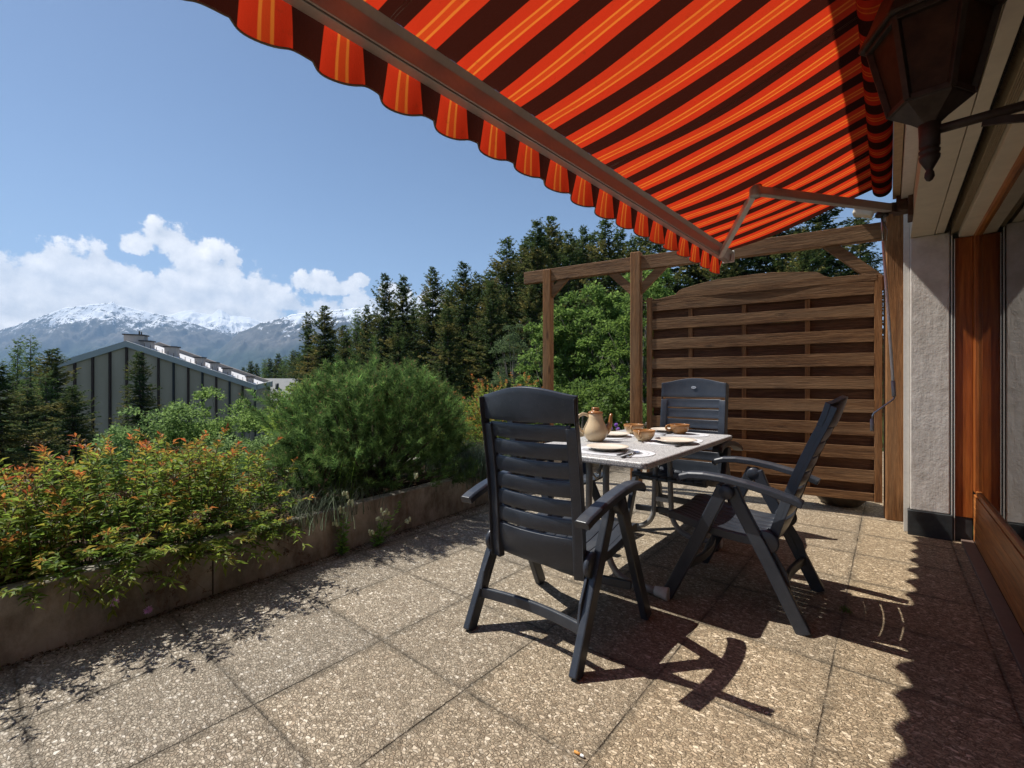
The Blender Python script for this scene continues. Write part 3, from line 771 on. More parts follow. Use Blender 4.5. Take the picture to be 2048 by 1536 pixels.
# floodlight housing seen past the awning end
def build_flood():
    c = Vector((-.15, 4.62, 2.475))
    t = thing('floodlight', 'small boxy cream wall floodlight behind the awning end, above the beam', 'lamp', c)
    MB().box(-.075, -.05, -.035, .06, .05, .03, M=Matrix.Rotation(R_(20), 4, 'Y')).build('lamp_head', M_beam, t, .014)
    MB().box(.04, -.02, -.02, .36, .02, .03).build('wall_arm', M_alu_l, t, .004)
build_flood()
# ================================================================ garden chairs
def mat_plastic():
    t = NT('charcoal resin'); c = t.co()
    g = t.noise(t.map(c, (160, 14, 160)), 1, 3, .6); d = t.noise(c, 7, 5, .65); sp = t.noise(c, 260, 2, .5)
    col = t.ramp(d, [(.35, (.026, .031, .042)), (.7, (.043, .050, .064))])
    col = t.mix(t.ramp(sp, [(.66, 0.0), (.74, .6)]), col, (.16, .15, .13))
    col = t.mix(t.ma('MULTIPLY', t.ramp(t.noise(c, 3.5, 7, .7), [(.5, 0.0), (.72, .35)]), t.ramp(t.sep(t.N.new('ShaderNodeNewGeometry').outputs['Normal'])[2], [(.3, .25), (.9, 1.0)])), col, (.13, .125, .115))
    t.bump(t.ma('ADD', g, t.ma('MULTIPLY', d, .3)), .12, .002)
    return t.fin(col, t.ma('ADD', .24, t.ma('MULTIPLY', d, .26)), 0, .5)
M_plastic = mat_plastic()
M_badge = mat_plain('badge silver', (.58, .60, .62), .35, .3, .05, 40, 0)
M_ink = mat_plain('badge ink', (.03, .03, .035), .5, 0, 0, 10, 0)

def make_chair(label, recline):
    t = thing('garden_chair', label, 'chair', group='charcoal plastic garden chairs round the table')
    r = R_(recline); sr, cr = math.sin(r), math.cos(r); y0, z0 = -.16, .385
    def B(s, tt, off=0.0):
        n = Vector((0, cr, sr))
        lum = .012 * math.sin(math.pi * min(1, max(0, tt / .6)))
        return Vector((s * .24, y0 - tt * sr, z0 + tt * cr)) + n * (off - .034 * (1 - s * s) + lum)
    def N(s):
        v = Vector((-s * .25, cr, sr)); return v.normalized()
    m = MB()
    for k in range(6):                                                    # slats
        a0, a1 = .100 + k * .0775, .100 + k * .0775 + .0655
        m.sheet(lambda a, b: (B(-.86 + 1.72 * a, a0 + (a1 - a0) * b, -.004 * math.cos(math.pi * (b - .5)) + .002), N(-.86 + 1.72 * a)), 18, 4, .013)
    m.sheet(lambda a, b: (B(-.9 + 1.8 * a, -.055 + .143 * b, .02 * (1 - b) ** 2), N(-.9 + 1.8 * a)), 18, 4, .018)
    for s0, s1 in ((-1, -.80), (.80, 1)):                                   # uprights
        m.sheet(lambda a, b: (B(s0 + (s1 - s0) * a, -.075 + .62 * b, -.004), N((s0 + s1) / 2)), 3, 14, .030)
        se = -1 if s0 < 0 else 1
        m.sheet(lambda a, b: (B(se * (.985 + .02 * a), -.075 + .74 * b, -.012), N(se)), 1, 14, .044)
    crown = lambda s: .672 + .040 * max(0, math.cos(s * math.pi / 2)) ** 1.3
    m.sheet(lambda a, b: (B(-1 + 2 * a, .565 + (crown(-1 + 2 * a) - .565) * b, .006 * b * b), N(-1 + 2 * a)), 24, 6, .024)
    m.build('backrest', M_plastic, t, .0035)
    b = MB(); V = []; F = []
    Pb = [B(.0 + .075 * math.cos(q * math.pi / 12), .640 + .0092 * math.sin(q * math.pi / 12), .0175) for q in range(24)]
    Pf = [p + Vector((0, cr, sr)) * .003 for p in Pb]
    b.add(Pb + Pf, [tuple(range(24, 48))[::-1]] + [(i, (i + 1) % 24, 24 + (i + 1) % 24, 24 + i) for i in range(24)])
    bo = b.build('badge', M_badge, t)
    w = MB()
    for q, (s, hh) in enumerate([(-.050, .008), (-.036, .005), (-.024, .006), (-.010, .008), (.002, .005), (.016, .009), (.028, .005), (.042, .009), (.052, .005)]):
        w.bar(B(s, .640 - hh * .45, .0212), B(s + .003, .640 + hh * .45, .0212), .0016, .0006, (0, cr, sr))
    w.build('lettering', M_ink, bo)
    # seat: slats running front to back, dished, rolled down at the front
    def sz(yy):
        k = (yy + .15) / .47
        z = .372 + .072 * k + .012 * math.sin(k * math.pi * 2) * 0 - .022 * math.sin(math.pi * k)
        if k > .86: z -= ((k - .86) / .14) ** 2 * .022
        if k < .10: z += ((.10 - k) / .10) ** 2 * .030
        return z
    m = MB(); ns = 8
    for i in range(ns):
        x0 = -.235 + i * .47 / ns + .0016; x1 = -.235 + (i + 1) * .47 / ns - .0016
        m.sheet(lambda a, b: (Vector((x0 + (x1 - x0) * a, -.15 + .47 * b, sz(-.15 + .47 * b) - .018 * (1 - ((x0 + (x1 - x0) * a) / .235) ** 2))), Vector((0, -.1, 1))), 2, 18, .014)
    for sx in (-1, 1): m.sweep([(sx * .243, -.17 + .48 * k / 14, sz(-.17 + .48 * k / 14) - .012) for k in range(15)], [(-.010, -.020), (.010, -.020), (.010, .018), (-.010, .018)])
    m.box(-.232, -.12, .325, .232, -.09, .345).box(-.232, .20, .372, .232, .24, .392)
    m.build('seat', M_plastic, t, .0025)
    for sx in (-1, 1):
        sp = [(-.30, .578), (-.26, .594), (-.18, .617), (-.08, .638), (.02, .652), (.11, .656), (.18, .650), (.222, .636), (.236, .618)]
        m = MB(); m.sweep([(sx * (.298 + .008 * math.sin((y + .3) * 6)), y, z) for y, z in sp], [(-.031, -.018), (.031, -.018), (.031, .006), (.022, .014), (-.022, .014), (-.031, .006)])
        m.build('armrest', M_plastic, t, .003)
        m = MB(); m.sweep([(sx * .303, .302, 0), (sx * .303, .15, .32), (sx * .300, .045, .555), (sx * .300, .022, .612)], [(-.017, -.029), (.017, -.029), (.017, .029), (-.017, .029)], up=(0, 1, .45))
        m.build('leg', M_plastic, t, .006)
        m = MB(); m.sweep([(sx * .273, -.302, 0), (sx * .272, -.16, .29), (sx * .271, -.035, .53), (sx * .271, -.005, .605)], [(-.017, -.030), (.017, -.030), (.017, .030), (-.017, .030)], up=(0, -1, .45))
        m.build('leg', M_plastic, t, .006)
        hub = MB().lathe([(.001, -.033), (.028, -.033), (.035, -.027), (.035, .027), (.028, .033), (.001, .033)], 24, M=Matrix.Translation((sx * .286, .012, .585)) @ Matrix.Rotation(R_(90), 4, 'Y'))
        hub.build('pivot_hub', M_plastic, t)
        m = MB(); m.sweep([(sx * .252, -.13, .375), (sx * .252, -.175, .31), (sx * .252, -.215, .24), (sx * .253, -.232, .165)], [(-.006, -.019), (.006, -.019), (.006, .019), (-.006, .019)], up=(0, 1, .3))
        m.lathe([(.001, -.012), (.05, -.012), (.055, 0), (.05, .012), (.001, .012)], 20, M=Matrix.Translation((sx * .258, -.150, .372)) @ Matrix.Rotation(R_(90), 4, 'Y'))
        m.build('support_strut', M_plastic, t, .003)
    def cross(yf, z, bow, hh):
        return MB().sweep([(-.262 + .524 * k / 12, yf + bow * math.sin(math.pi * k / 12), z) for k in range(13)], [(-.011, -hh), (.011, -hh), (.011, hh), (-.011, hh)])
    cross(-.232, .150, .030, .023).build('stretcher', M_plastic, t, .005)
    cross(.225, .165, -.035, .020).build('stretcher', M_plastic, t, .005)
    return t

for lab, rec, loc, rz, sc in (
        ('charcoal slatted garden chair nearest the viewer, seen from behind at the near table end', 6.5, (-1.182, 1.765), 1.0, 1.0),
        ('charcoal garden chair pushed back on the side of the table toward the house', 20, (-.588, 2.635), 90, 1.0),
        ('charcoal garden chair at the far table end in front of the timber fence', 5, (-1.205, 3.50), 180, 1.05),  # same chair model, scaled up to its size in the image
        ('charcoal garden chair on the planter side of the table, mostly hidden behind the nearest chair', 9, (-1.95, 2.86), -90, 1.0)):
    c = make_chair(lab, rec); c.location = (loc[0], loc[1], 0); c.rotation_euler = (0, 0, R_(rz)); c.scale = (sc, sc, sc)

# ================================================================ table
def build_table():
    t = thing('garden_table', 'rectangular folding garden table with pale speckled top and grey tube legs', 'table', (-1.27, 2.80, 0))
    tt = NT('mosaic print table top'); c = tt.co()
    v = tt.vor(tt.map(c, (1, 1, 1)), 85, 'DISTANCE_TO_EDGE')['Distance']; vc = tt.sep(tt.vor(c, 85)['Color'])[0]
    col = tt.ramp(v, [(.03, (.22, .22, .225)), (.10, (.62, .61, .59))]); col = tt.mix(tt.ma('MULTIPLY', vc, .35), col, (.26, .25, .245))
    tt.bump(tt.noise(c, 60, 3), .05, .001); top_m = tt.fin(col, .42, 0, .4)
    x0, x1, y0, y1 = -.400, .400, -.755, .775
    m = MB(); R = .035; prof = []
    for (cx, cy, a0) in ((x1 - R, y1 - R, 0), (x0 + R, y1 - R, 90), (x0 + R, y0 + R, 180), (x1 - R, y0 + R, 270)):
        for k in range(7): a = R_(a0 + 15 * k); prof.append((cx + R * math.cos(a), cy + R * math.sin(a)))
    n = len(prof); m.add([(x, y, .697) for x, y in prof] + [(x, y, .730) for x, y in prof], [tuple(range(n))[::-1], tuple(range(n, 2 * n))] + [(i, (i + 1) % n, n + (i + 1) % n, n + i) for i in range(n)])
    m.build('table_top', top_m, t, .009, 3)
    leg = mat_plain('grey lacquered tube', (.27, .265, .26), .4, .15, .12, 30, .05)
    cap = mat_plain('pale plastic cap', (.55, .54, .51), .6, 0, .12, 40, .1)
    for yy, ys in ((-.50, 1), (.46, -1)):
        for sx in (-1, 1):
            pts = [(sx * .355, yy, .030), (sx * .22, yy, .030)]
            for k in range(7):
                a = R_(15 * k); pts.append((sx * (.22 - .155 * math.sin(a)), yy, .030 + .155 * (1 - math.cos(a))))
            pts += [(sx * .060, yy, .30), (sx * .052, yy + ys * .0, .55), (sx * .055, yy, .69)]
            o = MB().tube(pts, .0185, 14).build('leg', leg, t)
            MB().tube([(sx * .335, yy, .030), (sx * .372, yy, .030), (sx * .402, yy, .030), (sx * .406, yy, .030)], [.024, .028, .034, .030], 18).build('foot_cap', cap, o)
        MB().tube([(-.30, yy, .675), (.30, yy, .675)], .012, 10).build('cross_tube', leg, t)
        MB().bar((-.060, yy, .26), (.060, yy, .26), .02, .03).build('clamp', cap, t, .003)
    for sx in (-1, 1):
        MB().tube([(sx * .30, -.50, .682), (sx * .30, .46, .682)], .0125, 10).build('side_tube', leg, t)
    MB().tube([(.0, -.5, .60), (.0, -.38, .672), (0, .34, .672), (0, .46, .60)], .010, 10).build('brace_tube', leg, t)
    MB().tube([(-.04, -.50, .60), (-.04, -.44, .55), (-.04, -.40, .56), (-.04, -.39, .64), (-.04, -.39, .69)], .006, 8).build('latch_wire', M_steel, t)
    return t
build_table()

# ================================================================ stoneware on the table
TZ = .7305
def mat_glaze(name, cream, brown, zb, zt, spread, rough=.22):
    t = NT(name); c = t.co(); z = t.sep(c)[2]
    n = t.noise(c, 16, 4, .6)
    k = t.N.new('ShaderNodeMapRange'); k.inputs['From Min'].default_value = zb; k.inputs['From Max'].default_value = zt
    t.L.new(t.ma('ADD', z, t.ma('MULTIPLY', t.ma('SUBTRACT', n, .5), spread)), k.inputs['Value'])
    col = t.mix(k.outputs[0], cream, brown)
    col = t.mix(t.ramp(t.noise(c, 160, 3, .6), [(.62, 0.0), (.7, .35)]), col, tuple(x * .5 for x in brown))
    t.bump(t.noise(c, 20, 3), .06, .004)
    return t.fin(col, rough, 0, .5)
CR, BR = (.60, .45, .27), (.40, .19, .065)
M_pot = mat_glaze('cream and brown stoneware', CR, BR, .168, .20, .03)
M_hnd = mat_glaze('cream handle stoneware', CR, BR, .30, .40, .03)
M_spout = mat_glaze('brown stoneware', (.50, .30, .13), (.33, .14, .045), .05, .13, .03)
M_cup = mat_glaze('cream cup stoneware', (.58, .43, .25), BR, .030, .066, .06)
M_cupb = mat_glaze('amber cup stoneware', (.44, .23, .085), (.34, .15, .045), .02, .06, .05)
M_plate = mat_glaze('cream plate stoneware', (.80, .70, .58), (.60, .42, .26), .0195, .03, .003)
def teapot():
    L = math.atan2(-RY, -RX); p = on_plane_z(1191, 882, TZ)
    t = thing('teapot', 'cream stoneware coffee pot with brown lid and brown upturned spout', 'teapot', p, L)
    MB().lathe([(.001, .002), (.046, 0), (.050, .004), (.066, .022), (.078, .045), (.0805, .062), (.076, .083), (.064, .108), (.053, .13), (.0465, .152), (.0445, .176), (.041, .180), (.036, .176)], 48).build('body', M_pot, t)
    MB().lathe([(.001, .168), (.036, .174), (.047, .179), (.0485, .184), (.045, .190), (.032, .195), (.024, .197), (.024, .208), (.0265, .213), (.022, .218), (.001, .219)], 40).build('lid', M_spout, t)
    pts = [(.043, 0, .160), (.060, 0, .172), (.083, 0, .176), (.105, 0, .165), (.120, 0, .142), (.122, 0, .115), (.112, 0, .088), (.094, 0, .066), (.078, 0, .052)]
    MB().sweep(pts, [(.010 * math.cos(a), .006 * math.sin(a)) for a in [k * math.pi / 5 for k in range(10)]], up=(0, 1, 0), smooth=True).build('handle', M_hnd, t)
    MB().tube([(-.060, 0, .055), (-.082, 0, .078), (-.093, 0, .105), (-.097, 0, .13), (-.098, 0, .155), (-.105, 0, .178)], [.026, .0215, .0165, .013, .0105, .009], 18).build('spout', M_spout, t)
teapot()
def cup(u, v, ang, mat, label):
    t = thing('cup', label, 'cup', on_plane_z(u, v, TZ), R_(ang), 'stoneware cups on the table')
    MB().lathe([(.001, .004), (.030, .004), (.033, 0), (.037, .001), (.038, .007), (.052, .018), (.064, .036), (.0695, .056), (.0715, .070), (.0700, .0725), (.0685, .070), (.066, .056), (.060, .036), (.046, .017), (.001, .010)], 44).build('bowl', mat, t)
    pts = [(.066, 0, .060), (.080, 0, .064), (.094, 0, .058), (.099, 0, .045), (.092, 0, .032), (.078, 0, .027), (.060, 0, .030)]
    MB().sweep(pts, [(.0095 * math.cos(a), .0052 * math.sin(a)) for a in [k * math.pi / 5 for k in range(10)]], up=(0, 1, 0), smooth=True).build('handle', mat, t)
cup(1267, 868, 285, M_cup, 'cream stoneware cup furthest back on the table, next to the coffee pot')
cup(1288, 882, 275, M_cup, 'cream stoneware cup with brown handle in the middle of the table')
cup(1359, 868, 219, M_cupb, 'amber brown stoneware cup at the far table end')
def plate(u, v, label, s=1.0):
    t = tag(MB().lathe([(.001, .0065), (.060, .0065), (.063, .0), (.070, .0), (.073, .006), (.095, .0125), (.1165, .0185), (.1175, .0205), (.1155, .0215), (.094, .0165), (.076, .0115), (.060, .0105), (.001, .0105)], 64).build('plate', M_plate), label, 'plate', 'cream plates on the table')
    p = on_plane_z(u, v, TZ + .02); t.location = (p.x, p.y, TZ + .0032); t.scale = (s, s, s); return t
plate(1215, 893, 'cream plate at the near table end, in front of the coffee pot')
plate(1226, 867, 'cream plate partly hidden behind the coffee pot')
plate(1351, 880, 'cream plate in front of the amber brown cup', 1.07)
plate(1333, 858.5, 'cream plate at the far table end, behind the amber brown cup')
mt = NT('printed placemat'); c = mt.co()
xx = mt.sep(c); rr = mt.ma('ADD', mt.ma('POWER', mt.ma('DIVIDE', xx[0], .185), 2), mt.ma('POWER', mt.ma('DIVIDE', xx[1], .115), 2))
col = mt.ramp(rr, [(.86, (.20, .20, .21)), (.90, (.75, .76, .78))], 'LINEAR'); lin = mt.ramp(mt.ma('ABSOLUTE', mt.ma('SUBTRACT', rr, 1.22)), [(.02, 1.0), (.04, 0.0)])
M_mat = mt.fin(mt.mix(mt.ma('MULTIPLY', lin, .7), mt.mix(mt.ramp(mt.noise(c, 30, 4), [(.4, 0.0), (.6, .6)]), col, (.55, .56, .58)), (.2, .2, .22)), .5, 0, .4)
for x, y, a, lab in ((-1.17, 2.275, 3, 'white oval printed placemat under the plate at the near table end'), (-1.07, 2.93, 84, 'white oval printed placemat under the plate in front of the amber cup'),
                     (-1.53, 2.96, 95, 'white oval printed placemat on the planter side of the table'), (-1.22, 3.385, 2, 'white oval printed placemat at the far table end')):
    n = 56; V = [(.23 * math.copysign(abs(math.cos(k * 2 * math.pi / n)) ** .8, math.cos(k * 2 * math.pi / n)), .15 * math.copysign(abs(math.sin(k * 2 * math.pi / n)) ** .8, math.sin(k * 2 * math.pi / n))) for k in range(n)]
    o = MB().add([(a_, b_, 0) for a_, b_ in V] + [(a_, b_, .0022) for a_, b_ in V], [tuple(range(n))[::-1], tuple(range(n, 2 * n))] + [(i, (i + 1) % n, n + (i + 1) % n, n + i) for i in range(n)]).build('placemat', M_mat)
    tag(o, lab, 'placemat', 'placemats on the table'); o.location = (x, y, TZ + .0004); o.rotation_euler = (0, 0, R_(a))
M_cut = mat_plain('polished steel', (.62, .62, .64), .16, 1, .03, 60, 0); M_hand = mat_plain('dark cutlery handle', (.03, .025, .022), .4, 0)
def cutlery(kind, a, b, label):
    pa = on_plane_z(*a, TZ + .004); pb = on_plane_z(*b, TZ + .004); d = (pb - pa); Ln = .195
    ang = math.atan2(d.y, d.x)
    t = thing(kind, label, kind, (pa.x, pa.y, TZ + .0055), ang, None)
    MB().sheet(lambda u, v: (Vector((.0 + .10 * u, (v - .5) * (.017 - .006 * u), .0)), Vector((0, 0, 1))), 6, 3, .006).build('handle', M_hand if kind != 'spoon' else M_cut, t, .001)
    if kind == 'knife': MB().sheet(lambda u, v: (Vector((.10 + .095 * u, (v - .5) * (.016 if u < .8 else .016 * (1 - (u - .8) * 4)), .0)), Vector((0, 0, 1))), 10, 2, .0016).build('blade', M_cut, t)
    elif kind == 'fork':
        m = MB(); m.sheet(lambda u, v: (Vector((.10 + .055 * u, (v - .5) * (.008 + .014 * u * u), .001 * u)), Vector((0, 0, 1))), 6, 3, .002)
        for k in range(4): m.bar((.154, -.0095 + k * .0063, .001), (.196, -.009 + k * .006, .004), .0028, .0018)
        m.build('tines', M_cut, t)
    else: MB().sheet(lambda u, v: (Vector((.10 + .09 * u, (v - .5) * (.006 if u < .45 else .006 + .034 * math.sin((u - .45) / .55 * math.pi) ** .7), .003 - (.008 * math.sin(max(0, u - .45) / .55 * math.pi) * (1 - (2 * v - 1) ** 2) if u > .45 else 0))), Vector((0, 0, 1))), 20, 6, .0014).build('spoon_bowl', M_cut, t)
cutlery('fork', (1236, 911), (1282, 896), 'fork lying left of the spoon at the near table end')
cutlery('knife', (1244, 915), (1290, 899), 'knife with dark handle beside the spoon at the near table end')
cutlery('spoon', (1256, 914), (1294, 894), 'shiny spoon at the near table end by the placemat edge')
cutlery('knife', (1352, 893), (1398, 882), 'knife right of the plate that stands before the amber cup')
cutlery('fork', (1342, 866), (1312, 873), 'fork lying beside the amber brown cup')

# ================================================================ wall lantern
def build_lantern():
    c = on_plane_y(1859, 300, 1.76); x, y = c.x, c.y
    t = thing('wall_lantern', 'old six sided bronze wall lantern with amber panes on an iron arm', 'lantern', (x, y, 1.66))
    O = -1.66; zz = lambda z: z + O
    rot = R_(-3)
    P = lambda r, k, z: Vector((r * math.cos(rot + k * math.pi / 3), r * math.sin(rot + k * math.pi / 3), zz(z)))
    m = MB().lathe([(0.0008, zz(1.676)), (0.0072, zz(1.680)), (0.0116, zz(1.690)), (0.0104, zz(1.701)), (0.0072, zz(1.708)), (0.0112, zz(1.716)), (0.0224, zz(1.738)), (0.0240, zz(1.748)), (0.0192, zz(1.752)), (0.0232, zz(1.758)), (0.0240, zz(1.764)), (0.0200, zz(1.768)), (0.0232, zz(1.776)), (0.0232, zz(1.80)), (0.0248, zz(1.838)), (0.0208, zz(1.842))], 24)
    m.build('finial', M_iron, t)
    zb, zt, rb, rt = 1.893, 2.115, .088, .138
    m = MB(); V = []; F = []
    prof = [(.024, 1.836), (.042, 1.852), (.070, 1.872), (.090, 1.886), (.092, 1.895)]
    for r, z in prof: V += [P(r, k, z) for k in range(6)]
    for i in range(len(prof) - 1):
        for k in range(6): q = (k + 1) % 6; F.append((i * 6 + k, i * 6 + q, i * 6 + 6 + q, i * 6 + 6 + k))
    F.append(tuple(24 + k for k in range(6)))
    m.add(V, F); m.build('lower_funnel', M_iron, t, .003)
    fr = MB()
    for k in range(6):
        fr.bar(P(rb, k, zb), P(rt, k, zt), .016, .016, (math.cos(rot + k * math.pi / 3), math.sin(rot + k * math.pi / 3), 0))
        fr.bar(P(rb, k, zb + .004), P(rb, k + 1, zb + .004), .013, .016); fr.bar(P(rt, k, zt), P(rt, k + 1, zt), .016, .030)
    fr.build('frame', M_iron, t, .002)
    g = NT('amber lantern glass'); cc = g.co(); n = g.noise(cc, 18, 5, .6)
    gm = g.fin(g.ramp(n, [(.3, (.020, .008, .004)), (.7, (.06, .026, .014))]), .55, 0, .2); g.bump(n, .3, .004)
    for k in range(6):
        a, b, c2, d = P(rb * .965, k, zb + .008), P(rb * .965, k + 1, zb + .008), P(rt * .965, k + 1, zt), P(rt * .965, k, zt)
        nrm = (b - a).cross(d - a).normalized() * .003
        MB().add([a, b, c2, d, a - nrm, b - nrm, c2 - nrm, d - nrm], [(0, 1, 2, 3), (7, 6, 5, 4), (0, 4, 5, 1), (1, 5, 6, 2), (2, 6, 7, 3), (3, 7, 4, 0)]).build('pane', gm, t)
    m = MB(); V = []; F = []
    prof = [(.160, 2.112), (.164, 2.122), (.140, 2.165), (.11, 2.24), (.05, 2.30), (.045, 2.33), (.001, 2.34)]
    for r, z in [(.13, 2.116)] + prof: V += [P(r, k, z) for k in range(6)]
    for i in range(len(prof)):
        for k in range(6): q = (k + 1) % 6; F.append((i * 6 + k, i * 6 + q, i * 6 + 6 + q, i * 6 + 6 + k))
    m.add(V, F).build('roof', M_iron, t, .003)
    wx = .452 - x
    m = MB().tube([(.02, 0, zz(1.818)), (.09, 0, zz(1.820)), (wx - .02, 0, zz(1.826))], .0125, 12)
    m.sweep([(.105, 0, zz(1.806)), (.14, 0, zz(1.800)), (.20, 0, zz(1.785)), (.26, 0, zz(1.755)), (.31, 0, zz(1.71)), (wx - .015, 0, zz(1.66))], [(-.010, -.004), (.010, -.004), (.010, .004), (-.010, .004)], up=(0, 1, 0))
    m.build('bracket_arm', M_iron, t)
    MB().box(wx - .018, -.05, zz(1.60), wx - .0005, .05, zz(1.90)).build('wall_plate', M_iron, t, .006)
build_lantern()

# ================================================================ small things on the paving
def build_bowl():
    M = mat_plain('dull brown glazed clay', (.10, .07, .045), .5, 0, .35, 12, .2)
    t = thing('plant_bowl', 'low brown clay bowl standing behind the bottom of the timber fence', 'flower pot', (-.345, 5.17, 0))
    MB().lathe([(.001, 0), (.14, 0), (.15, .010), (.185, .05), (.215, .11), (.225, .16), (.232, .175), (.222, .182), (.205, .17), (.19, .10), (.001, .09)], 48).build('bowl', M, t)
    MB().lathe([(.001, .15), (.12, .155), (.206, .150)], 32).build('earth', M_soil, t)
build_bowl()
def build_butt():
    a = on_plane_z(1149, 1503, .005); b = on_plane_z(1167.5, 1513.5, .005); a.z = b.z = .0055
    t = thing('cigarette_butt', 'orange and white cigarette butt on the paving', 'cigarette butt', (a.x, a.y, .0))
    k = a.lerp(b, .66); q = Vector((a.x, a.y, 0))
    MB().tube([a - q, k - q], .0039, 14).build('filter', mat_plain('orange cork paper', (.62, .28, .06), .7, 0, .2, 300), t)
    MB().tube([k - q, b - q, b - q + (b - a) * .04], [.0038, .0037, .003], 14).build('paper', mat_plain('white cigarette paper', (.72, .70, .67), .8, 0, .1, 200), t)
build_butt()
# ================================================================ apartment building across the slope
def build_block():
    U = 48.0
    def P(k, z, o=0.0):
        X = (-.954 + .02292 * k - .0337 * o) * U; Z = (1 + .01757 * k + .1392 * o) * U
        return cw(X, Z, z)
    base = P(3, 0)
    t = thing('apartment_building', 'large grey panelled building with gabled white edged roof beyond the shrubs', 'building', (base.x, base.y, 0))
    def fix(o): o.location = (-base.x, -base.y, 0); return o
    def rz(k): return 5.85 - (.385 * 1.386 * (k - 3) if k > 3 else .457 * 1.386 * (3 - k))
    bm = NT('grey brown panel'); c = bm.co(); n = bm.noise(bm.map(c, (.6, .6, .15)), 1, 5, .6)
    wall_m = bm.fin(bm.ramp(n, [(.3, (.44, .345, .245)), (.7, (.55, .44, .325))]), .85, 0, .2)
    rib_m = mat_plain('red brown joint', (.055, .028, .018), .8, 0, .3, 1, 0)
    fas_m = mat_plain('pale grey fascia', (.46, .455, .43), .6, 0, .06, .5, 0); deck_m = mat_plain('white gravel roof', (.66, .64, .63), .8, 0, .12, 1.5, 0)
    cap_m = mat_plain('dark chimney cap', (.06, .05, .045), .6, 0); chim_m = mat_plain('pinkish chimney render', (.46, .40, .36), .85, 0, .1, 2)
    K0, K1 = -8, 12
    # walls
    V = [P(K0, -14), P(3, -14), P(K1, -14), P(K1, rz(K1) - .45), P(3, rz(3) - .45), P(K0, rz(K0) - .45)]
    W = [P(K0, -14, 1), P(3, -14, 1), P(K1, -14, 1), P(K1, rz(K1) - .2, 1), P(3, rz(3) - .2, 1), P(K0, rz(K0) - .2, 1)]
    fix(MB().add(V + W, [(0, 1, 2, 3, 4, 5), (11, 10, 9, 8, 7, 6), (2, 8, 9, 3), (0, 5, 11, 6)]).build('wall', wall_m, t))
    ks = list(range(-4, 13))
    for k in ks:
        a, b = P(k, -14), P(k, rz(k) - .62); nrm = (P(k, 0) - P(k, 0, 1)).normalized()
        fix(MB().bar(a + nrm * .11, b + nrm * .11, .16, .26, nrm).build('panel_joint', rib_m if k % 2 or k < 5 else mat_plain('dark joint', (.035, .035, .035), .8, 0, .2, 1, 0), t))
    # fascia along the front verge and round the right hand end
    def strip(p, o0, o1, top, bot, name, mt):
        V = []; F = []
        for k in p: V += [P(k, rz(k) - bot, o0), P(k, rz(k) + top, o0), P(k, rz(k) + top, o1), P(k, rz(k) - bot, o1)]
        for i in range(len(p) - 1):
            for j in range(4): q = (j + 1) % 4; F.append((i * 4 + j, i * 4 + 4 + j, i * 4 + 4 + q, i * 4 + q))
        F.append((0, 1, 2, 3)); n = (len(p) - 1) * 4; F.append((n + 3, n + 2, n + 1, n))
        return fix(MB().add(V, F).build(name, mt, t))
    strip([K0, 3, K1 + .15], -.04, .0, .0, .66, 'fascia', fas_m)
    strip([K0, 3, K1 + .15], .98, 1.04, .48, .3, 'rear_parapet', mat_plain('beige parapet', (.34, .29, .25), .8, 0, .05, 1))
    V = [P(K1 + .15, rz(K1) - .66, -.04), P(K1 + .15, rz(K1), -.04), P(K1 + .15, rz(K1) + .48, 1.04), P(K1 + .15, rz(K1) - .2, 1.04)]
    W = [P(K1, rz(K1) - .66, -.04), P(K1, rz(K1), -.04), P(K1, rz(K1) + .48, 1.04), P(K1, rz(K1) - .2, 1.04)]
    fix(MB().add(V + W, [(0, 1, 2, 3)[::-1], (4, 5, 6, 7), (1, 5, 6, 2), (0, 3, 7, 4)]).build('fascia', fas_m, t))
    V = [P(K0, rz(K0) - .12), P(3, rz(3) - .12), P(K1, rz(K1) - .12), P(K1, rz(K1) + .02, 1), P(3, rz(3) + .02, 1), P(K0, rz(K0) + .02, 1)]
    fix(MB().add(V + [v - Vector((0, 0, .2)) for v in V], [(0, 1, 4, 5), (1, 2, 3, 4), (6, 11, 10, 7), (7, 10, 9, 8)]).build('roof', deck_m, t))
    def k_of(u, o=.28):
        a = (u - 1024) / 915      # (-.954+.02292k-.0337o) = a(1+.01757k+.1392o)
        return (a * (1 + .1392 * o) + .954 + .0337 * o) / (.02292 - a * .01757)
    for u, w, h in ((272, 1.75, .95), (295, .95, .62), (344, 1.1, .95), (400, .8, .85), (429, .6, .85), (454, .7, .65), (500, .65, .6)):
        o = .28; k = k_of(u, o); z = rz(k); p = P(k, z, o); d = (P(k + 1, 0) - P(k, 0)).normalized(); nn = (P(k, 0, 1) - P(k, 0)).normalized()
        M = Matrix(((d.x, nn.x, 0, p.x), (d.y, nn.y, 0, p.y), (0, 0, 1, p.z), (0, 0, 0, 1)))
        ch = fix(MB().box(-w / 2, -.45, -.7, w / 2, .45, h - .14, M=M).build('chimney', chim_m, t))
        MB().box(-w / 2 - .1, -.55, h - .14, w / 2 + .1, .55, h, M=M).build('chimney_cap', cap_m, ch)
        if w > 1.5:
            MB().tube([M @ Vector((.3, 0, h)), M @ Vector((.3, 0, h + .42))], .08, 8).tube([M @ Vector((.45, .1, h)), M @ Vector((.45, .1, h + .36))], .06, 8).build('flue', cap_m, ch)
    m = MB()
    for i in range(22):
        k = 3.8 + i * .39; p = P(k, rz(k) - .1, .12); m.bar(p, p + Vector((0, 0, .42)), .05, .05, (1, 0, 0))
    fix(m.build('snow_guard', cap_m, t))
build_block()
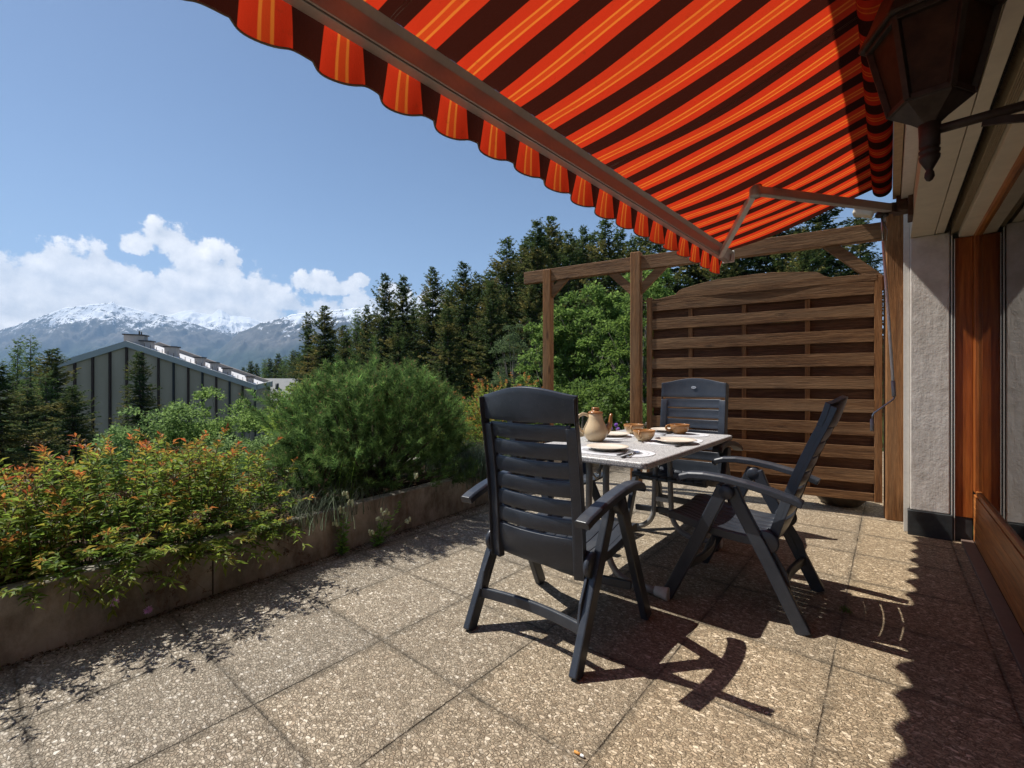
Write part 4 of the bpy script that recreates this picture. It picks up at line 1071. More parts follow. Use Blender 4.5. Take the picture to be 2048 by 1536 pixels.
def build_small_house():
    c = cw(-36.5, 75)
    t = thing('small_house', 'distant white house with pale grey pitched roof right of the big building', 'house', (c.x, c.y, ground_z(-36.5, 75)), TH + R_(20))
    w, d, e, r = 4.3, 4.5, 6.3, 9.1; z = -ground_z(-36.5, 75)
    e, r = z - 1.0, z + 2.0
    MB().add([(-w, -d, 0), (w, -d, 0), (w, d, 0), (-w, d, 0), (-w, -d, e), (w, -d, e), (w, d, e), (-w, d, e), (w, 0, r - .2), (-w, 0, r - .2)], [(0, 1, 5, 4), (1, 2, 6, 8, 5), (2, 3, 7, 6), (3, 0, 4, 9, 7)]).build('wall', mat_plain('white render', (.50, .51, .50), .8, 0, .05, 1), t)
    MB().add([(-w - .5, -d - .7, e - .4), (w + .5, -d - .7, e - .4), (w + .5, 0, r), (-w - .5, 0, r), (w + .5, d + .7, e - .4), (-w - .5, d + .7, e - .4)], [(0, 1, 2, 3), (3, 2, 4, 5)]).build('roof', mat_plain('pale grey roof', (.27, .27, .26), .8, 0, .1, 1), t)
    MB().tube([(-1.5, -2.4, e + .6), (-1.5, -2.4, e + 2.2)], .25, 10).build('chimney', M_plinth, t)
build_small_house()
# ================================================================ plants
M_leaf = mat_leaf('broad leaves', .6, .42, .15); M_needle = mat_leaf('needles', .7, .28, .1); M_gloss = mat_leaf('narrow leaves', .55, .42, .25)
M_bark = mat_plain('brown bark', (.07, .048, .032), .9, 0, .45, 9, .8); M_barkg = mat_plain('grey bark', (.13, .115, .095), .9, 0, .4, 7, .8)
M_twig = mat_plain('thin brown stems', (.11, .065, .038), .8, 0, .3, 40, 0); M_stemg = mat_plain('green stems', (.10, .16, .05), .6, 0, .2, 40, 0)
def unit(a): return a / np.maximum(np.linalg.norm(a, axis=-1, keepdims=True), 1e-9)
def rnd(n, lo=0., hi=1.): return rng.uniform(lo, hi, n)
def blades(C, D, L, W, droop=.0, fold=.25):
    """two quads per leaf, folded along its rib and bent; arrays of N"""
    N = len(C); D = unit(D); S_ = unit(np.cross(D, rng.normal(0, 1, (N, 3)) * .7 + np.array([0, 0, 1.0]))); U = np.cross(S_, D)
    L = np.broadcast_to(L, N)[:, None]; W = np.broadcast_to(W, N)[:, None]
    dz = np.array([0, 0, -1.0]) * droop * L
    b = C; m = C + D * L * .48 + dz * .25; t = C + D * L + dz; f = U * W * fold
    l = m - S_ * W * .5 + f; r = m + S_ * W * .5 + f
    return np.concatenate([np.stack([b, r, t, m], 1), np.stack([b, m, t, l], 1)])
def flat(C, D, L, W, up=None):
    N = len(C); D = unit(D); S_ = unit(np.cross(D, rng.normal(0, 1, (N, 3)) if up is None else up)); L = np.broadcast_to(L, N)[:, None]; W = np.broadcast_to(W, N)[:, None]
    return np.stack([C, C + D * L * .45 + S_ * W * .5, C + D * L, C + D * L * .45 - S_ * W * .5], 1)
def tri(C, D, L, W):
    N = len(C); D = unit(D); S_ = unit(np.cross(D, rng.normal(0, 1, (N, 3)))); L = np.broadcast_to(L, N)[:, None]; W = np.broadcast_to(W, N)[:, None]
    return np.stack([C - S_ * W * .5, C + S_ * W * .5, C + D * L], 1)
def vary(base, n, s=.22, hue=.12):
    c = np.array(base)[None, :] * np.exp(rng.normal(0, s, (n, 1))); c = c * np.exp(rng.normal(0, hue, (n, 3))); return np.clip(c, 0, .8)
def mixc(a, b, k): k = np.asarray(k)[:, None]; return np.array(a)[None] * (1 - k) + np.array(b)[None] * k

def conifer_data(H, R, seed, kind='spruce'):
    global rng; keep = rng; rng = np.random.default_rng(seed)
    C = []; D = []; L = []; T = []; lean = rng.normal(0, .01, 2)
    z = H * (.07 if kind == 'spruce' else .12); br = MB()
    while z < H * .985:
        k = (z / H); x_ = 1 - k; env = (2.5 * x_ / (1 + 1.7 * x_) if kind == 'spruce' else x_ ** .62) * (1 - .25 * math.exp(-k * 9))
        nb = int(rng.integers(7, 10)) if kind == 'spruce' else int(rng.integers(5, 8))
        a0 = rng.uniform(0, 6.28)
        for j in range(nb):
            a = a0 + j * 6.283 / nb + rng.normal(0, .22); ln = R * env * rng.uniform(.62, 1.22) + .18
            if rng.random() < .07: ln *= .4
            zz = z + rng.normal(0, .13); dr = rng.uniform(-.42, -.12) if k < .75 else rng.uniform(-.05, .55)
            tip = rng.uniform(.2, .5)
            n = max(5, int(ln / (.095 if kind == 'spruce' else .10)))
            s = np.sort(rng.uniform(.06, 1.0, n))
            base = np.stack([np.cos(a) * s * ln, np.sin(a) * s * ln, zz + s * ln * dr + s * s * ln * tip], 1)
            side = np.where(rng.random(n) < .5, 1, -1)[:, None] * np.array([-math.sin(a), math.cos(a), 0])[None]
            out = np.array([math.cos(a), math.sin(a), dr + .3])[None]
            for rep in range(4 if kind == 'spruce' else 3):
                dd = out * rng.uniform(.3, .9, (n, 1)) + side * rng.uniform(.2, 1.0, (n, 1)) * (1 if rep % 2 else -1) + np.array([0, 0, -1.0]) * rng.uniform(.05, .75, (n, 1))
                C.append(base + rng.normal(0, .03, (n, 3))); D.append(dd); L.append(rng.uniform(.20, .46, n) * (1.1 - .45 * s) * (.75 + .25 * (1 - k)))
                T.append(s * .6 + rng.normal(.2, .2, n))
            if j % 2 == 0 and ln > .8: br.tube([(0, 0, zz), tuple(base[-1] * .93 + np.array([0, 0, zz]) * .0 + np.array([0, 0, 0]))], [.028 * ln / 2 + .01, .006], 4)
        z += H * .0155 * rng.uniform(.7, 1.35) + .05
    C = np.concatenate(C); D = np.concatenate(D); L = np.concatenate(L); T = np.clip(np.concatenate(T), 0, 1)
    C[:, :2] += C[:, 2:3] * lean
    V = flat(C, D, L, L * (.34 if kind == 'spruce' else .24))
    if kind == 'spruce':
        pat = lattice_noise(C[:, [0, 2]] * .9 + 40, seed) * .6 + lattice_noise(C[:, [1, 2]] * 1.2 + 70, seed) * .4
        col = mixc((.050, .078, .024), (.26, .20, .055), np.clip((pat - .42) * 2.2, 0, 1) * T); col *= np.exp(rng.normal(0, .28, (len(col), 1)))
    else: col = mixc((.055, .095, .030), (.125, .19, .055), T) * np.exp(rng.normal(0, .22, (len(C), 1)))
    tr = MB().tube([(0, 0, -.5), (lean[0] * H * .5, lean[1] * H * .5, H * .5), (lean[0] * H, lean[1] * H, H * .99)], [H * .0135, H * .0085, .012], 9)
    rng = keep
    return V, col, tr, br
def make_conifer(H, R, seed, kind, name):
    V, col, tr, br = conifer_data(H, R, seed, kind)
    t = thing(name, 'x', 'tree'); k = len(tr.v); tr.v += br.v; tr.f += [tuple(i + k for i in f) for f in br.f]; tr.mi += br.mi; tr.sm += br.sm
    tr.build('trunk', M_bark, t); fastmesh('crown', V, 4, M_needle, t, col); return t
protos = {}
def place_tree(kind, seed, X, Z, vtop, label, wide=1.0, group=None, zb=None, cat='tree'):
    key = (kind, seed)
    H0, R0, kk, nm = {'spruce': (16, 3.7, 'spruce', 'spruce_tree'), 'slim': (16, 2.8, 'spruce', 'spruce_tree'), 'larch': (15, 2.7, 'larch', 'larch_tree')}[kind]
    z0 = ground_z(X, Z) if zb is None else zb; ztop = HCAM + (768 - vtop) * Z / 915; H = ztop - z0
    if key not in protos: protos[key] = [make_conifer(H0, R0, seed * 31 + 5, kk, nm), False]; o = protos[key][0]
    else:
        src = protos[key][0]; o = src.copy(); COL.objects.link(o)
        for ch in src.children: c = ch.copy(); COL.objects.link(c); c.parent = o
    p = cw(X, Z, z0); o.location = p; s = H / H0; o.scale = (s * wide, s * wide, s); o.rotation_euler = (0, 0, random.uniform(0, 6.28))
    tag(o, label, cat, group); return o
def tree_u(kind, seed, u, vtop, Z, label, wide=1.0, group='conifers of the wood beyond the terrace'): return place_tree(kind, seed, (u - 1024) / 915 * Z, Z, vtop, label, wide, group)
wood = [
    ('slim', 1, 617, 624, 44, 'slender pale larch like spruce at the left end of the wood, against the snowy mountain', .8),
    ('spruce', 2, 651, 611, 38, 'bushy topped dark spruce standing against the right snowy mountain', 1.0),
    ('larch', 3, 711, 618, 44, 'loose pale green larch between two dark spruces, left part of the wood', 1.0),
    ('slim', 4, 736, 612, 39, 'short dark spruce tucked left of the twin pointed spruces', .9),
    ('spruce', 5, 768, 547, 37, 'left one of the twin pointed spruces rising before the small cloud', .82),
    ('slim', 6, 804, 551, 38, 'right one of the twin pointed spruces, beside the small cloud', 1.05),
    ('larch', 3, 832, 592, 48, 'pale larch top peeping up right of the twin pointed spruces', .8),
    ('spruce', 2, 865, 536, 36, 'broad dark spruce with a thin tip right of the twin pointed spruces', .95),
    ('larch', 7, 887, 570, 46, 'pale larch showing between the thin tipped spruce and the next one', .8),
    ('spruce', 5, 926, 524, 34, 'open layered spruce in the middle of the wood', .9),
    ('slim', 1, 957, 545, 37, 'narrow dark spruce just right of the open layered spruce', 1.0),
    ('spruce', 8, 1013, 470, 32, 'tall full spruce where the tree line steps up', .9),
    ('slim', 4, 1043, 483, 35, 'thin spruce close behind the tall full spruce', .95),
    ('slim', 6, 1077, 441, 31, 'tall slim spruce above the left end of the overhead beam', 1.05),
    ('spruce', 2, 1104, 431, 33, 'tall dark spruce behind the leftmost fence post', .85),
    ('slim', 1, 1139, 462, 30, 'short spruce between two tall ones over the overhead beam', 1.0),
    ('spruce', 5, 1163, 452, 33, 'pointed spruce left of the widest spruce top', .75),
    ('spruce', 8, 1211, 431, 28, 'widest spruce top of the wood, left of the awning tip', .95),
    ('spruce', 2, 1262, 480, 29, 'low rounded spruce top touching the awning valance', 1.0),
    ('spruce', 5, 1320, 392, 25, 'dark spruce behind the middle fence post and the awning tip', 1.1),
    ('spruce', 8, 1398, 372, 24, 'dark spruce seen between the beam and the arched fence top, left', 1.15),
    ('spruce', 2, 1478, 355, 25, 'dark spruce seen above the highest part of the arched fence top', 1.15),
    ('spruce', 5, 1560, 340, 24, 'dark spruce seen above the right shoulder of the arched fence top', 1.15),
    ('spruce', 8, 1640, 335, 26, 'dark spruce seen above the right third of the fence', 1.2),
    ('spruce', 2, 1722, 420, 27, 'dark spruce seen left of the tallest fence post under the floodlight', 1.1),
    ('spruce', 5, 985, 560, 27, 'lower brownish spruce in front of the wood, above the second orange shrub', 1.0),
    ('spruce', 8, 895, 610, 26, 'lower brownish spruce in front of the wood, above the round pine', 1.0),
    ('spruce', 2, 1060, 560, 26, 'lower spruce left of the maple, behind the birch', .95),
    ('spruce', 5, 800, 640, 28, 'lower brownish spruce under the twin pointed spruces', 1.1),
    ('slim', 4, 690, 668, 34, 'low dark spruce left part of the wood above the round pine', 1.2),
    ('spruce', 8, 1440, 470, 17, 'near spruce branches filling the gap right of the awning tip', 1.0),
    ('spruce', 2, 1605, 480, 18, 'near spruce filling the gap under the overhead beam at right', 1.1),
]
for a in wood: tree_u(a[0], a[1], a[2], a[3], a[4], a[5], a[6])
rear = [(636, 668, 50), (664, 655, 47), (688, 650, 49), (722, 640, 50), (752, 622, 46), (786, 606, 48), (822, 612, 45), (848, 590, 47), (898, 582, 42), (908, 560, 45), (942, 560, 40), (972, 548, 42), (992, 520, 41), (1028, 505, 40), (1058, 478, 39), (1090, 470, 38), (1122, 465, 40), (1152, 478, 37), (1185, 462, 36), (1238, 462, 34), (1285, 455, 33)]
nth = 'first second third fourth fifth sixth seventh eighth ninth tenth eleventh twelfth thirteenth fourteenth fifteenth sixteenth seventeenth eighteenth nineteenth twentieth twenty-first'.split()
for i, (u, v, Z) in enumerate(rear): tree_u(['spruce', 'slim', 'spruce'][i % 3], [8, 4, 2][i % 3], u, v, Z, 'spruce in the rear row of the wood, %s from the left there' % nth[i], 1.2)
far = [(500, 722, 128), (514, 728, 132), (527, 718, 124), (541, 716, 118), (556, 708, 112), (571, 712, 106), (585, 700, 98), (599, 704, 92), (612, 690, 84), (548, 730, 126), (563, 722, 108), (578, 720, 100), (592, 716, 88), (606, 712, 78), (534, 734, 116), (621, 700, 70), (486, 735, 138), (627, 712, 62)]
fl = ['at the far left end of the distant row over the roof', 'second from the left in the distant row', 'third from the left in the distant row', 'fourth from the left in the distant row', 'with the tip left of the small house chimney', 'right above the small house ridge', 'on the slope right above the small house', 'on the slope right of the small house', 'tallest of the distant row, next to the wood',
      'low, behind the end of the big roof', 'low, directly behind the small house', 'low, right behind the small house', 'low, midway between small house and wood', 'low, near the wood', 'lowest tip left of the small house', 'close against the wood edge', 'barely showing over the white roof end', 'last and nearest, at the wood edge']
for i, (u, v, Z) in enumerate(far): tree_u(['slim', 'slim', 'larch'][i % 3], [1, 4, 3][i % 3], u, v, Z, 'distant small conifer ' + fl[i], 1.15, 'distant conifers on the far slope')
left = [('larch', 7, 62, 672, 30, 'thin larch with open top at the far left, right one of the pair', .85), ('larch', 3, 30, 676, 32, 'thin larch with open top at the far left, left one of the pair', .8),
        ('spruce', 2, 104, 697, 27, 'dense dark conifer hiding the left corner of the big building', 1.25), ('slim', 6, 4, 728, 16, 'brownish spruce cut by the left picture edge', 1.35),
        ('spruce', 5, 150, 770, 25, 'low dark conifer at the foot of the big building, left', 1.3), ('larch', 7, 95, 745, 26, 'bushy larch below the dense dark conifer', 1.2),
        ('spruce', 8, 55, 770, 22, 'dark spruce low behind the orange tipped shrub, left', 1.3), ('slim', 4, 284, 705, 40, 'single narrow spruce standing in front of the big grey building', 1.25)]
for a in left: tree_u(a[0], a[1], a[2], a[3], a[4], a[5], a[6], 'conifers left of and before the grey building')

def broadleaf(name, label, X, Z, zb, ztop, rx, n_cl, n_lf, col0, col1, lsize, cat='tree', bark=None, low=.08, lean=0, seed=1, mat=None, clr=.30):
    global rng; keep = rng; rng = np.random.default_rng(seed)
    p = cw(X, Z, zb); t = thing(name, label, cat, p, TH); H = ztop - zb
    cz = H * (.5 + low / 2); rz_ = H * (.5 - low / 2)
    d = unit(rng.normal(0, 1, (n_cl, 3))); rr = rng.uniform(.35, 1.0, n_cl) ** .45
    lump = .78 + .45 * fbm(np.stack([np.arctan2(d[:, 1], d[:, 0]) * 1.3 + 9, d[:, 2] * 2.2 + 5], -1), 3, seed)
    cc = d * (rr * lump)[:, None] * np.array([rx, rx * .9, rz_]) + np.array([0, 0, cz])
    idx = rng.integers(0, n_cl, n_lf); cr = clr * rng.uniform(.6, 1.25, n_cl)
    o = unit(rng.normal(0, 1, (n_lf, 3))); o[:, 2] = np.abs(o[:, 2]) * .8 + o[:, 2] * .2
    C = cc[idx] + o * (cr[idx] * rng.uniform(.3, 1, n_lf) ** .5)[:, None]
    D = o * .8 + d[idx] * .4 + rng.normal(0, .5, (n_lf, 3)) + np.array([0, 0, -.25])
    L = lsize * rng.uniform(.6, 1.3, n_lf)
    V = blades(C, D, L, L * .62, .15, .2)
    col = mixc(col0, col1, np.clip(rng.normal(.5, .3, n_lf) , 0, 1)) * np.exp(rng.normal(0, .16, (n_lf, 1)))
    fastmesh('crown' if cat == 'tree' else 'foliage', V, 4, mat or M_leaf, t, np.concatenate([col, col]))
    m = MB(); m.tube([(0, 0, -.3), (.05, 0, H * .25), (-.03, .02, H * .55), (0, 0, H * .8)], [H * .020, H * .016, H * .009, .01], 8)
    for i in range(min(60, n_cl)):
        e = cc[i]; s = (0, 0, max(.05, e[2] * .45)); mid = (e[0] * .45, e[1] * .45, s[2] + (e[2] - s[2]) * .4)
        m.tube([s, mid, tuple(e)], [.020 * H / 4 + .004, .012 * H / 4 + .003, .003], 5)
    m.build('trunk' if cat == 'tree' else 'stems', bark or M_barkg, t)
    rng = keep; return t
MAP0, MAP1 = (.055, .105, .022), (.14, .215, .055)
broadleaf('maple_tree', 'big leafy light green maple behind the two left fence posts', 2.75, 15.5, -1.3, 4.25, 1.75, 150, 26000, MAP0, MAP1, .13, seed=3, clr=.33)
broadleaf('maple_tree', 'bushy lower light green maple left of the leftmost fence post', 1.25, 15.0, -1.5, 2.9, 1.35, 90, 13000, MAP0, MAP1, .12, seed=4, clr=.3)
broadleaf('maple_tree', 'light green tree seen between beam and fence right of the middle post', 5.6, 19.0, -1.0, 6.0, 2.0, 110, 12000, MAP0, MAP1, .14, seed=14, clr=.35)
broadleaf('birch_tree', 'small pale grey green birch standing before the dark spruces', .05, 17.5, -1.6, 3.35, .85, 90, 15000, (.050, .080, .035), (.095, .135, .06), .06, seed=5, clr=.26)
broadleaf('garden_shrub', 'bright green leafy shrub behind the table, low between the fence posts', 1.35, 8.6, -.9, 1.15, 1.25, 80, 12000, (.045, .085, .018), (.11, .17, .04), .075, 'shrub', seed=6, clr=.2)
broadleaf('garden_shrub', 'bright green leafy shrub low behind the nearest chair', -.2, 8.9, -1.3, 1.0, 1.1, 70, 9000, (.04, .08, .016), (.10, .16, .035), .07, 'shrub', seed=7, clr=.2)
broadleaf('garden_shrub', 'yellow green shrub between the big building corner and the round pine', -4.05, 9.0, -2.6, 1.12, .95, 140, 22000, (.10, .155, .028), (.22, .30, .06), .055, 'shrub', seed=8, clr=.2)
broadleaf('garden_shrub', 'large light green shrub in front of the big building, right one', -5.7, 9.4, -3.2, .95, 1.55, 220, 34000, (.075, .135, .032), (.17, .25, .075), .06, 'shrub', seed=9, clr=.22)
broadleaf('garden_shrub', 'broad light green shrub in front of the big building, below the narrow spruce', -6.5, 8.6, -3.0, .55, 1.35, 210, 30000, (.075, .13, .038), (.16, .24, .085), .055, 'shrub', seed=10, clr=.22)
broadleaf('garden_shrub', 'low light green shrub just behind the planter wall, left of the round pine', -3.9, 6.6, -2.4, .38, 1.05, 160, 24000, (.08, .135, .045), (.17, .24, .095), .045, 'shrub', seed=11, clr=.18)
broadleaf('garden_shrub', 'dark green bush low at the far left beyond the planter', -8.4, 9.6, -4.2, -.35, 1.5, 80, 10000, (.022, .042, .014), (.05, .085, .025), .07, 'shrub', seed=12, clr=.25)
broadleaf('garden_shrub', 'fresh green bush behind the arched fence, left of the awning tip', 3.6, 12.5, -.8, 3.1, 1.15, 80, 11000, MAP0, (.12, .18, .04), .09, 'shrub', seed=13, clr=.25)

# ---- round mountain pine in the planter
def mugo(label, c, r, n_sh, seed, needles=60):
    global rng; keep = rng; rng = np.random.default_rng(seed)
    t = thing('mountain_pine', label, 'shrub', (c[0], c[1], .24))
    d = unit(rng.normal(0, 1, (n_sh, 3)) + np.array([0, 0, .12])); d[:, 2] = np.where(d[:, 2] < -.6, -d[:, 2], d[:, 2])
    lump = .60 + .78 * fbm(np.stack([np.arctan2(d[:, 1], d[:, 0]) * 2.6 + 9, d[:, 2] * 4 + 5], -1), 2, seed)
    rr = np.where(rng.random(n_sh) < .6, rng.uniform(.86, 1.02, n_sh), rng.uniform(.45, .9, n_sh)) * lump
    C = d * rr[:, None] * np.array(r) + np.array([0, 0, c[2] - .24])
    C[:, 2] = np.maximum(C[:, 2], .05)
    A = unit(d * np.array([.75, .75, .4]) + np.array([0, 0, .62]) + rng.normal(0, .22, (n_sh, 3)))
    ln = rng.uniform(.08, .15, n_sh)
    idx = np.repeat(np.arange(n_sh), needles); s = rnd(len(idx)) ** .8
    base = C[idx] + A[idx] * (ln[idx] * s)[:, None]
    dd = unit(rng.normal(0, 1, (len(idx), 3))); dd = unit(dd - A[idx] * (dd * A[idx]).sum(1)[:, None]) * .8 + A[idx] * rng.uniform(.35, 1.1, (len(idx), 1))
    V = tri(base, dd, rng.uniform(.034, .060, len(idx)), .0042)
    sh = np.exp(rng.normal(0, .35, n_sh))[idx]
    col = mixc((.038, .078, .024), (.14, .22, .062), rnd(len(idx)) * np.clip(s, .1, 1)) * sh[:, None] * 1.25
    k = np.where(d[:, 2] * rr > .15)[0]
    m = MB(); B = C[k] + A[k] * ln[k][:, None]
    V2 = np.concatenate([tri(B + rng.normal(0, .002, B.shape), A[k] + rng.normal(0, .15, B.shape), .020, .006) for _ in range(3)])
    fastmesh('foliage', np.concatenate([V, V2]), 3, M_needle, t, np.concatenate([col, vary((.17, .13, .06), len(V2), .25)]))
    for i in rng.choice(n_sh, min(n_sh, 70), replace=False):
        e = C[i]; m.tube([(rng.normal(0, .05), rng.normal(0, .05), -.02), tuple(e * np.array([.5, .5, .38])), tuple(e)], [.018, .010, .003], 5)
    m.build('branches', M_bark, t); rng = keep
mugo('large round dark green mountain pine in the planter', (-3.42, 2.27, .58), (.76, .84, .60), 2400, 3)
mugo('small low mountain pine at the left foot of the large round one', (-3.15, 1.62, .36), (.26, .26, .26), 210, 4)

# ---- orange tipped shrub
def spiraea(label, y0, y1, xin, xout, ztop, n_st, seed, lf=.046, hang=.0):
    global rng; keep = rng; rng = np.random.default_rng(seed)
    t = thing('orange_tipped_shrub', label, 'shrub', (planter_x((y0 + y1) / 2) - .5, (y0 + y1) / 2, .22)); o0 = np.array(t.location)
    Cs = []; Ds = []; Ls = []; Ts = []; Hs = []; m = MB(); tips = []
    for i in range(n_st):
        by = rng.uniform(y0, y1); bx = planter_x(by) - rng.uniform(xin, xout); b = np.array([bx, by, .22])
        k = (by - y0) / (y1 - y0); env = (.42 + .58 * math.sin(math.pi * min(1, k * .62 + .08)) ** 1.6) * (.75 + .5 * lattice_noise(np.array([by * 2.3 + 9, bx * 2.3 + 9]), seed))
        h = (ztop - .22) * env * (rng.uniform(.45, 1.0) if rng.random() < .8 else rng.uniform(1.0, 1.18))
        an = rng.uniform(0, 6.283); out = rng.uniform(.10, .42) * (h + .15)
        hx, hy = math.cos(an) * out, math.sin(an) * out
        if rng.random() < hang and by > y0 + .42 * (y1 - y0): b[0] = planter_x(by) - rng.uniform(.03, .25); hx = abs(hx) * .5 + rng.uniform(.10, .36); h *= rng.uniform(.12, .62)
        n = 9; s = np.linspace(0, 1, n)[:, None]
        pts = b + np.concatenate([hx * s ** 1.4, hy * s ** 1.4, h * (1.25 * s - .25 * s ** 3)], 1)
        if h < .16: pts[:, 2] -= (s[:, 0] ** 2.5) * rng.uniform(.0, .15)
        pts += np.cumsum(rng.normal(0, .006, pts.shape), 0)
        m.tube([tuple(p - o0) for p in pts[::2]], [.0028, .0024, .002, .0016, .001], 4)
        L = np.linalg.norm(np.diff(pts, axis=0), axis=1).sum(); nl = int(L / .0135) + 4
        q = np.sort(rng.uniform(.22, 1, nl)) ; f = q * (n - 1); j = np.minimum(f.astype(int), n - 2); w = (f - j)[:, None]
        P = pts[j] * (1 - w) + pts[j + 1] * w; dr = unit(pts[j + 1] - pts[j])
        a = np.arange(nl) * 2.4 + rng.uniform(0, 6); side = np.stack([np.cos(a), np.sin(a), np.zeros(nl)], 1)
        Cs.append(P); Ds.append(side * .9 + dr * (.35 + .9 * q[:, None] ** 6) + np.array([0, 0, .15])); Ls.append(lf * rng.uniform(.65, 1.25, nl) * (1 - .25 * q ** 4)); Ts.append(q); Hs.append(np.full(nl, (pts[-1][2] - .22) / (ztop - .22)))
        tips.append(pts[-1])
    C = np.concatenate(Cs) - o0; D = np.concatenate(Ds); L = np.concatenate(Ls); q = np.concatenate(Ts); hh = np.concatenate(Hs)
    n = len(C); V = blades(C, D, L, L * .31, .30, .35)
    g = mixc((.050, .110, .022), (.20, .275, .045), np.clip(q * 1.1 - .2 + rng.normal(0, .22, n), 0, 1))
    ofac = np.clip((q - .87) * 8 + rng.normal(0, .2, n), 0, 1) * np.clip(hh * 1.5, .1, 1)
    yfac = np.clip(rng.normal(-.25, .35, n) + hh * .25, 0, .6)
    col = g * (1 - yfac[:, None]) + yfac[:, None] * np.array([.20, .13, .022]); col = col * (1 - ofac[:, None]) + ofac[:, None] * np.array([.36, .11, .03]); col *= np.exp(rng.normal(0, .15, (n, 1)))
    fastmesh('foliage', V, 4, M_gloss, t, np.concatenate([col, col]))
    m.build('stems', M_twig, t)
    if n_st < 60: rng = keep; return
    tips = np.array(tips); k = rng.choice(len(tips), max(8, len(tips) // 14), replace=False)
    hc = np.repeat(tips[k] - o0 + np.array([0, 0, .02]), 90, 0); hc = hc + rng.normal(0, 1, hc.shape) * np.array([.022, .022, .010])
    V = tri(hc, rng.normal(0, 1, hc.shape), .010, .006)
    fastmesh('dry_flower_heads', V, 3, M_twig, t, None); rng = keep
spiraea('wide orange tipped green shrub spilling over the planter, front left', -.42, 1.22, .04, .92, .74, 520, 21, .055, .27)
spiraea('orange tipped shrub in the planter right of the round pine', 3.15, 4.5, .25, 1.0, 1.0, 330, 22, .042)
spiraea('small orange tipped shrub on the soil, low at the front left of the planter', -.02, .30, .06, .22, .52, 34, 24, .050, .2)

# ---- grass, herbs and dry stems
def tuft(name, label, cat, c, r, h, n, col, seed, w=.0035, spread=.5, kind=None, mat=None):
    global rng; keep = rng; rng = np.random.default_rng(seed)
    B = np.array(c) + np.stack([rng.normal(0, r[0] * .45, n), rng.normal(0, r[1] * .45, n), np.zeros(n)], 1)
    a = rnd(n, 0, 6.283); L = h * rng.uniform(.45, 1.1, n); o = spread * rng.uniform(.2, 1, n) * L
    out = np.stack([np.cos(a), np.sin(a), np.zeros(n)], 1); sd = np.stack([-np.sin(a), np.cos(a), np.zeros(n)], 1)
    up = np.array([0, 0, 1.0]); quads = []; prev = None
    for s0, s1 in ((0, .4), (.4, .75), (.75, 1.0)):
        f = lambda s: B + out * (o * s ** 1.8)[:, None] + up * (L * (s - .22 * s ** 3))[:, None]
        ww = lambda s: sd * (w * (1 - .85 * s))
        quads.append(np.stack([f(s0) - ww(s0), f(s0) + ww(s0), f(s1) + ww(s1), f(s1) - ww(s1)], 1))
    V = np.concatenate(quads) - np.array(c); col = vary(col, n, .25, .06)
    ob = fastmesh(name, V, 4, mat or M_gloss, None, np.concatenate([col] * 3)); ob.location = c; rng = keep
    tag(ob, label, cat); return ob
tuft('lavender_plant', 'grey green lavender tuft left of the round pine on the planter edge', 'plant', (-2.95, 1.42, .23), (.30, .40), .26, 1500, (.085, .105, .070), 31, .0024, .75)
tuft('lavender_plant', 'grey green lavender tuft deeper in the planter behind the dry stems', 'plant', (-3.35, 1.55, .23), (.40, .45), .34, 1700, (.095, .115, .075), 32, .0024, .6)
tuft('lavender_plant', 'grey green lavender tuft right of the round pine beside the nearest chair', 'plant', (-3.12, 3.10, .23), (.45, .42), .40, 3000, (.075, .10, .068), 33, .0028, .6)
tuft('grass_clump', 'long bright green grass blades in front of the round pine', 'grass', (-2.98, 1.72, .23), (.16, .16), .62, 26, (.10, .19, .03), 34, .0032, .55)
tuft('grass_clump', 'short green grass among the lavender at the planter edge', 'grass', (-2.86, 1.16, .23), (.20, .22), .16, 380, (.075, .12, .035), 35, .002, .8)
tuft('grass_clump', 'dry tan grass clump in the planter behind the table', 'grass', (-3.15, 5.4, .23), (.6, .8), .30, 2200, (.20, .15, .085), 36, .004, .7)
tuft('grass_clump', 'thin weeds growing from the joint at the foot of the planter, far left', 'grass', (-2.63, .02, 0), (.03, .10), .22, 16, (.09, .12, .04), 37, .0016, .5)
tuft('paving_weed', 'tiny green weed in a paving joint in the chair shadow', 'plant', tuple(on_plane_z(1691, 1222, .0)), (.03, .035), .028, 42, (.09, .16, .03), 38, .002, 1.3)

def dry_stems(label, base, tips, seed, col=(.18, .125, .09)):
    rr = np.random.default_rng(seed); b = Vector(base); t = thing('dry_stem', label, 'dry stem', b); m = MB(); T = []
    for tp in tips:
        e = Vector(tp) - b; md = e * .5 + Vector((0, 0, .03)); m.tube([(0, 0, 0), md, e], [.0026, .002, .0012], 5)
        for k in range(7):
            s = .6 + .4 * k / 7; p = md.lerp(e, (s - .5) * 2); q = p + Vector(rr.normal(0, .028, 3)); m.tube([p, q], [.0010, .0007], 4); T += [q, q + Vector(rr.normal(0, .008, 3)), q + Vector(rr.normal(0, .008, 3))]
    m.build('stems', mat_plain('bleached stem', col, .85, 0, .2, 60, 0), t)
    T = np.repeat(np.array([list(x) for x in T]), 8, 0) + rr.normal(0, .004, (len(T) * 8, 3))
    fastmesh('seed_heads', tri(T, rr.normal(0, 1, T.shape), .008, .006), 3, M_twig, t)
dry_stems('bleached dry flower stems lying over the planter rim left of the round pine', (-2.90, .95, .28), [(-2.66, 1.30, .26), (-2.70, 1.36, .22), (-2.64, 1.28, .14), (-2.66, 1.33, .06)], 1)
dry_stems('dry flower stems rising against the round pine', (-2.95, 1.15, .27), [(-2.82, 1.52, .42), (-2.80, 1.58, .38), (-2.86, 1.5, .37)], 2)
dry_stems('thin dry twigs hanging down the planter face, front left', (-2.72, .55, .30), [(-2.60, .68, .09), (-2.58, .75, .12), (-2.61, .60, .05)], 3)

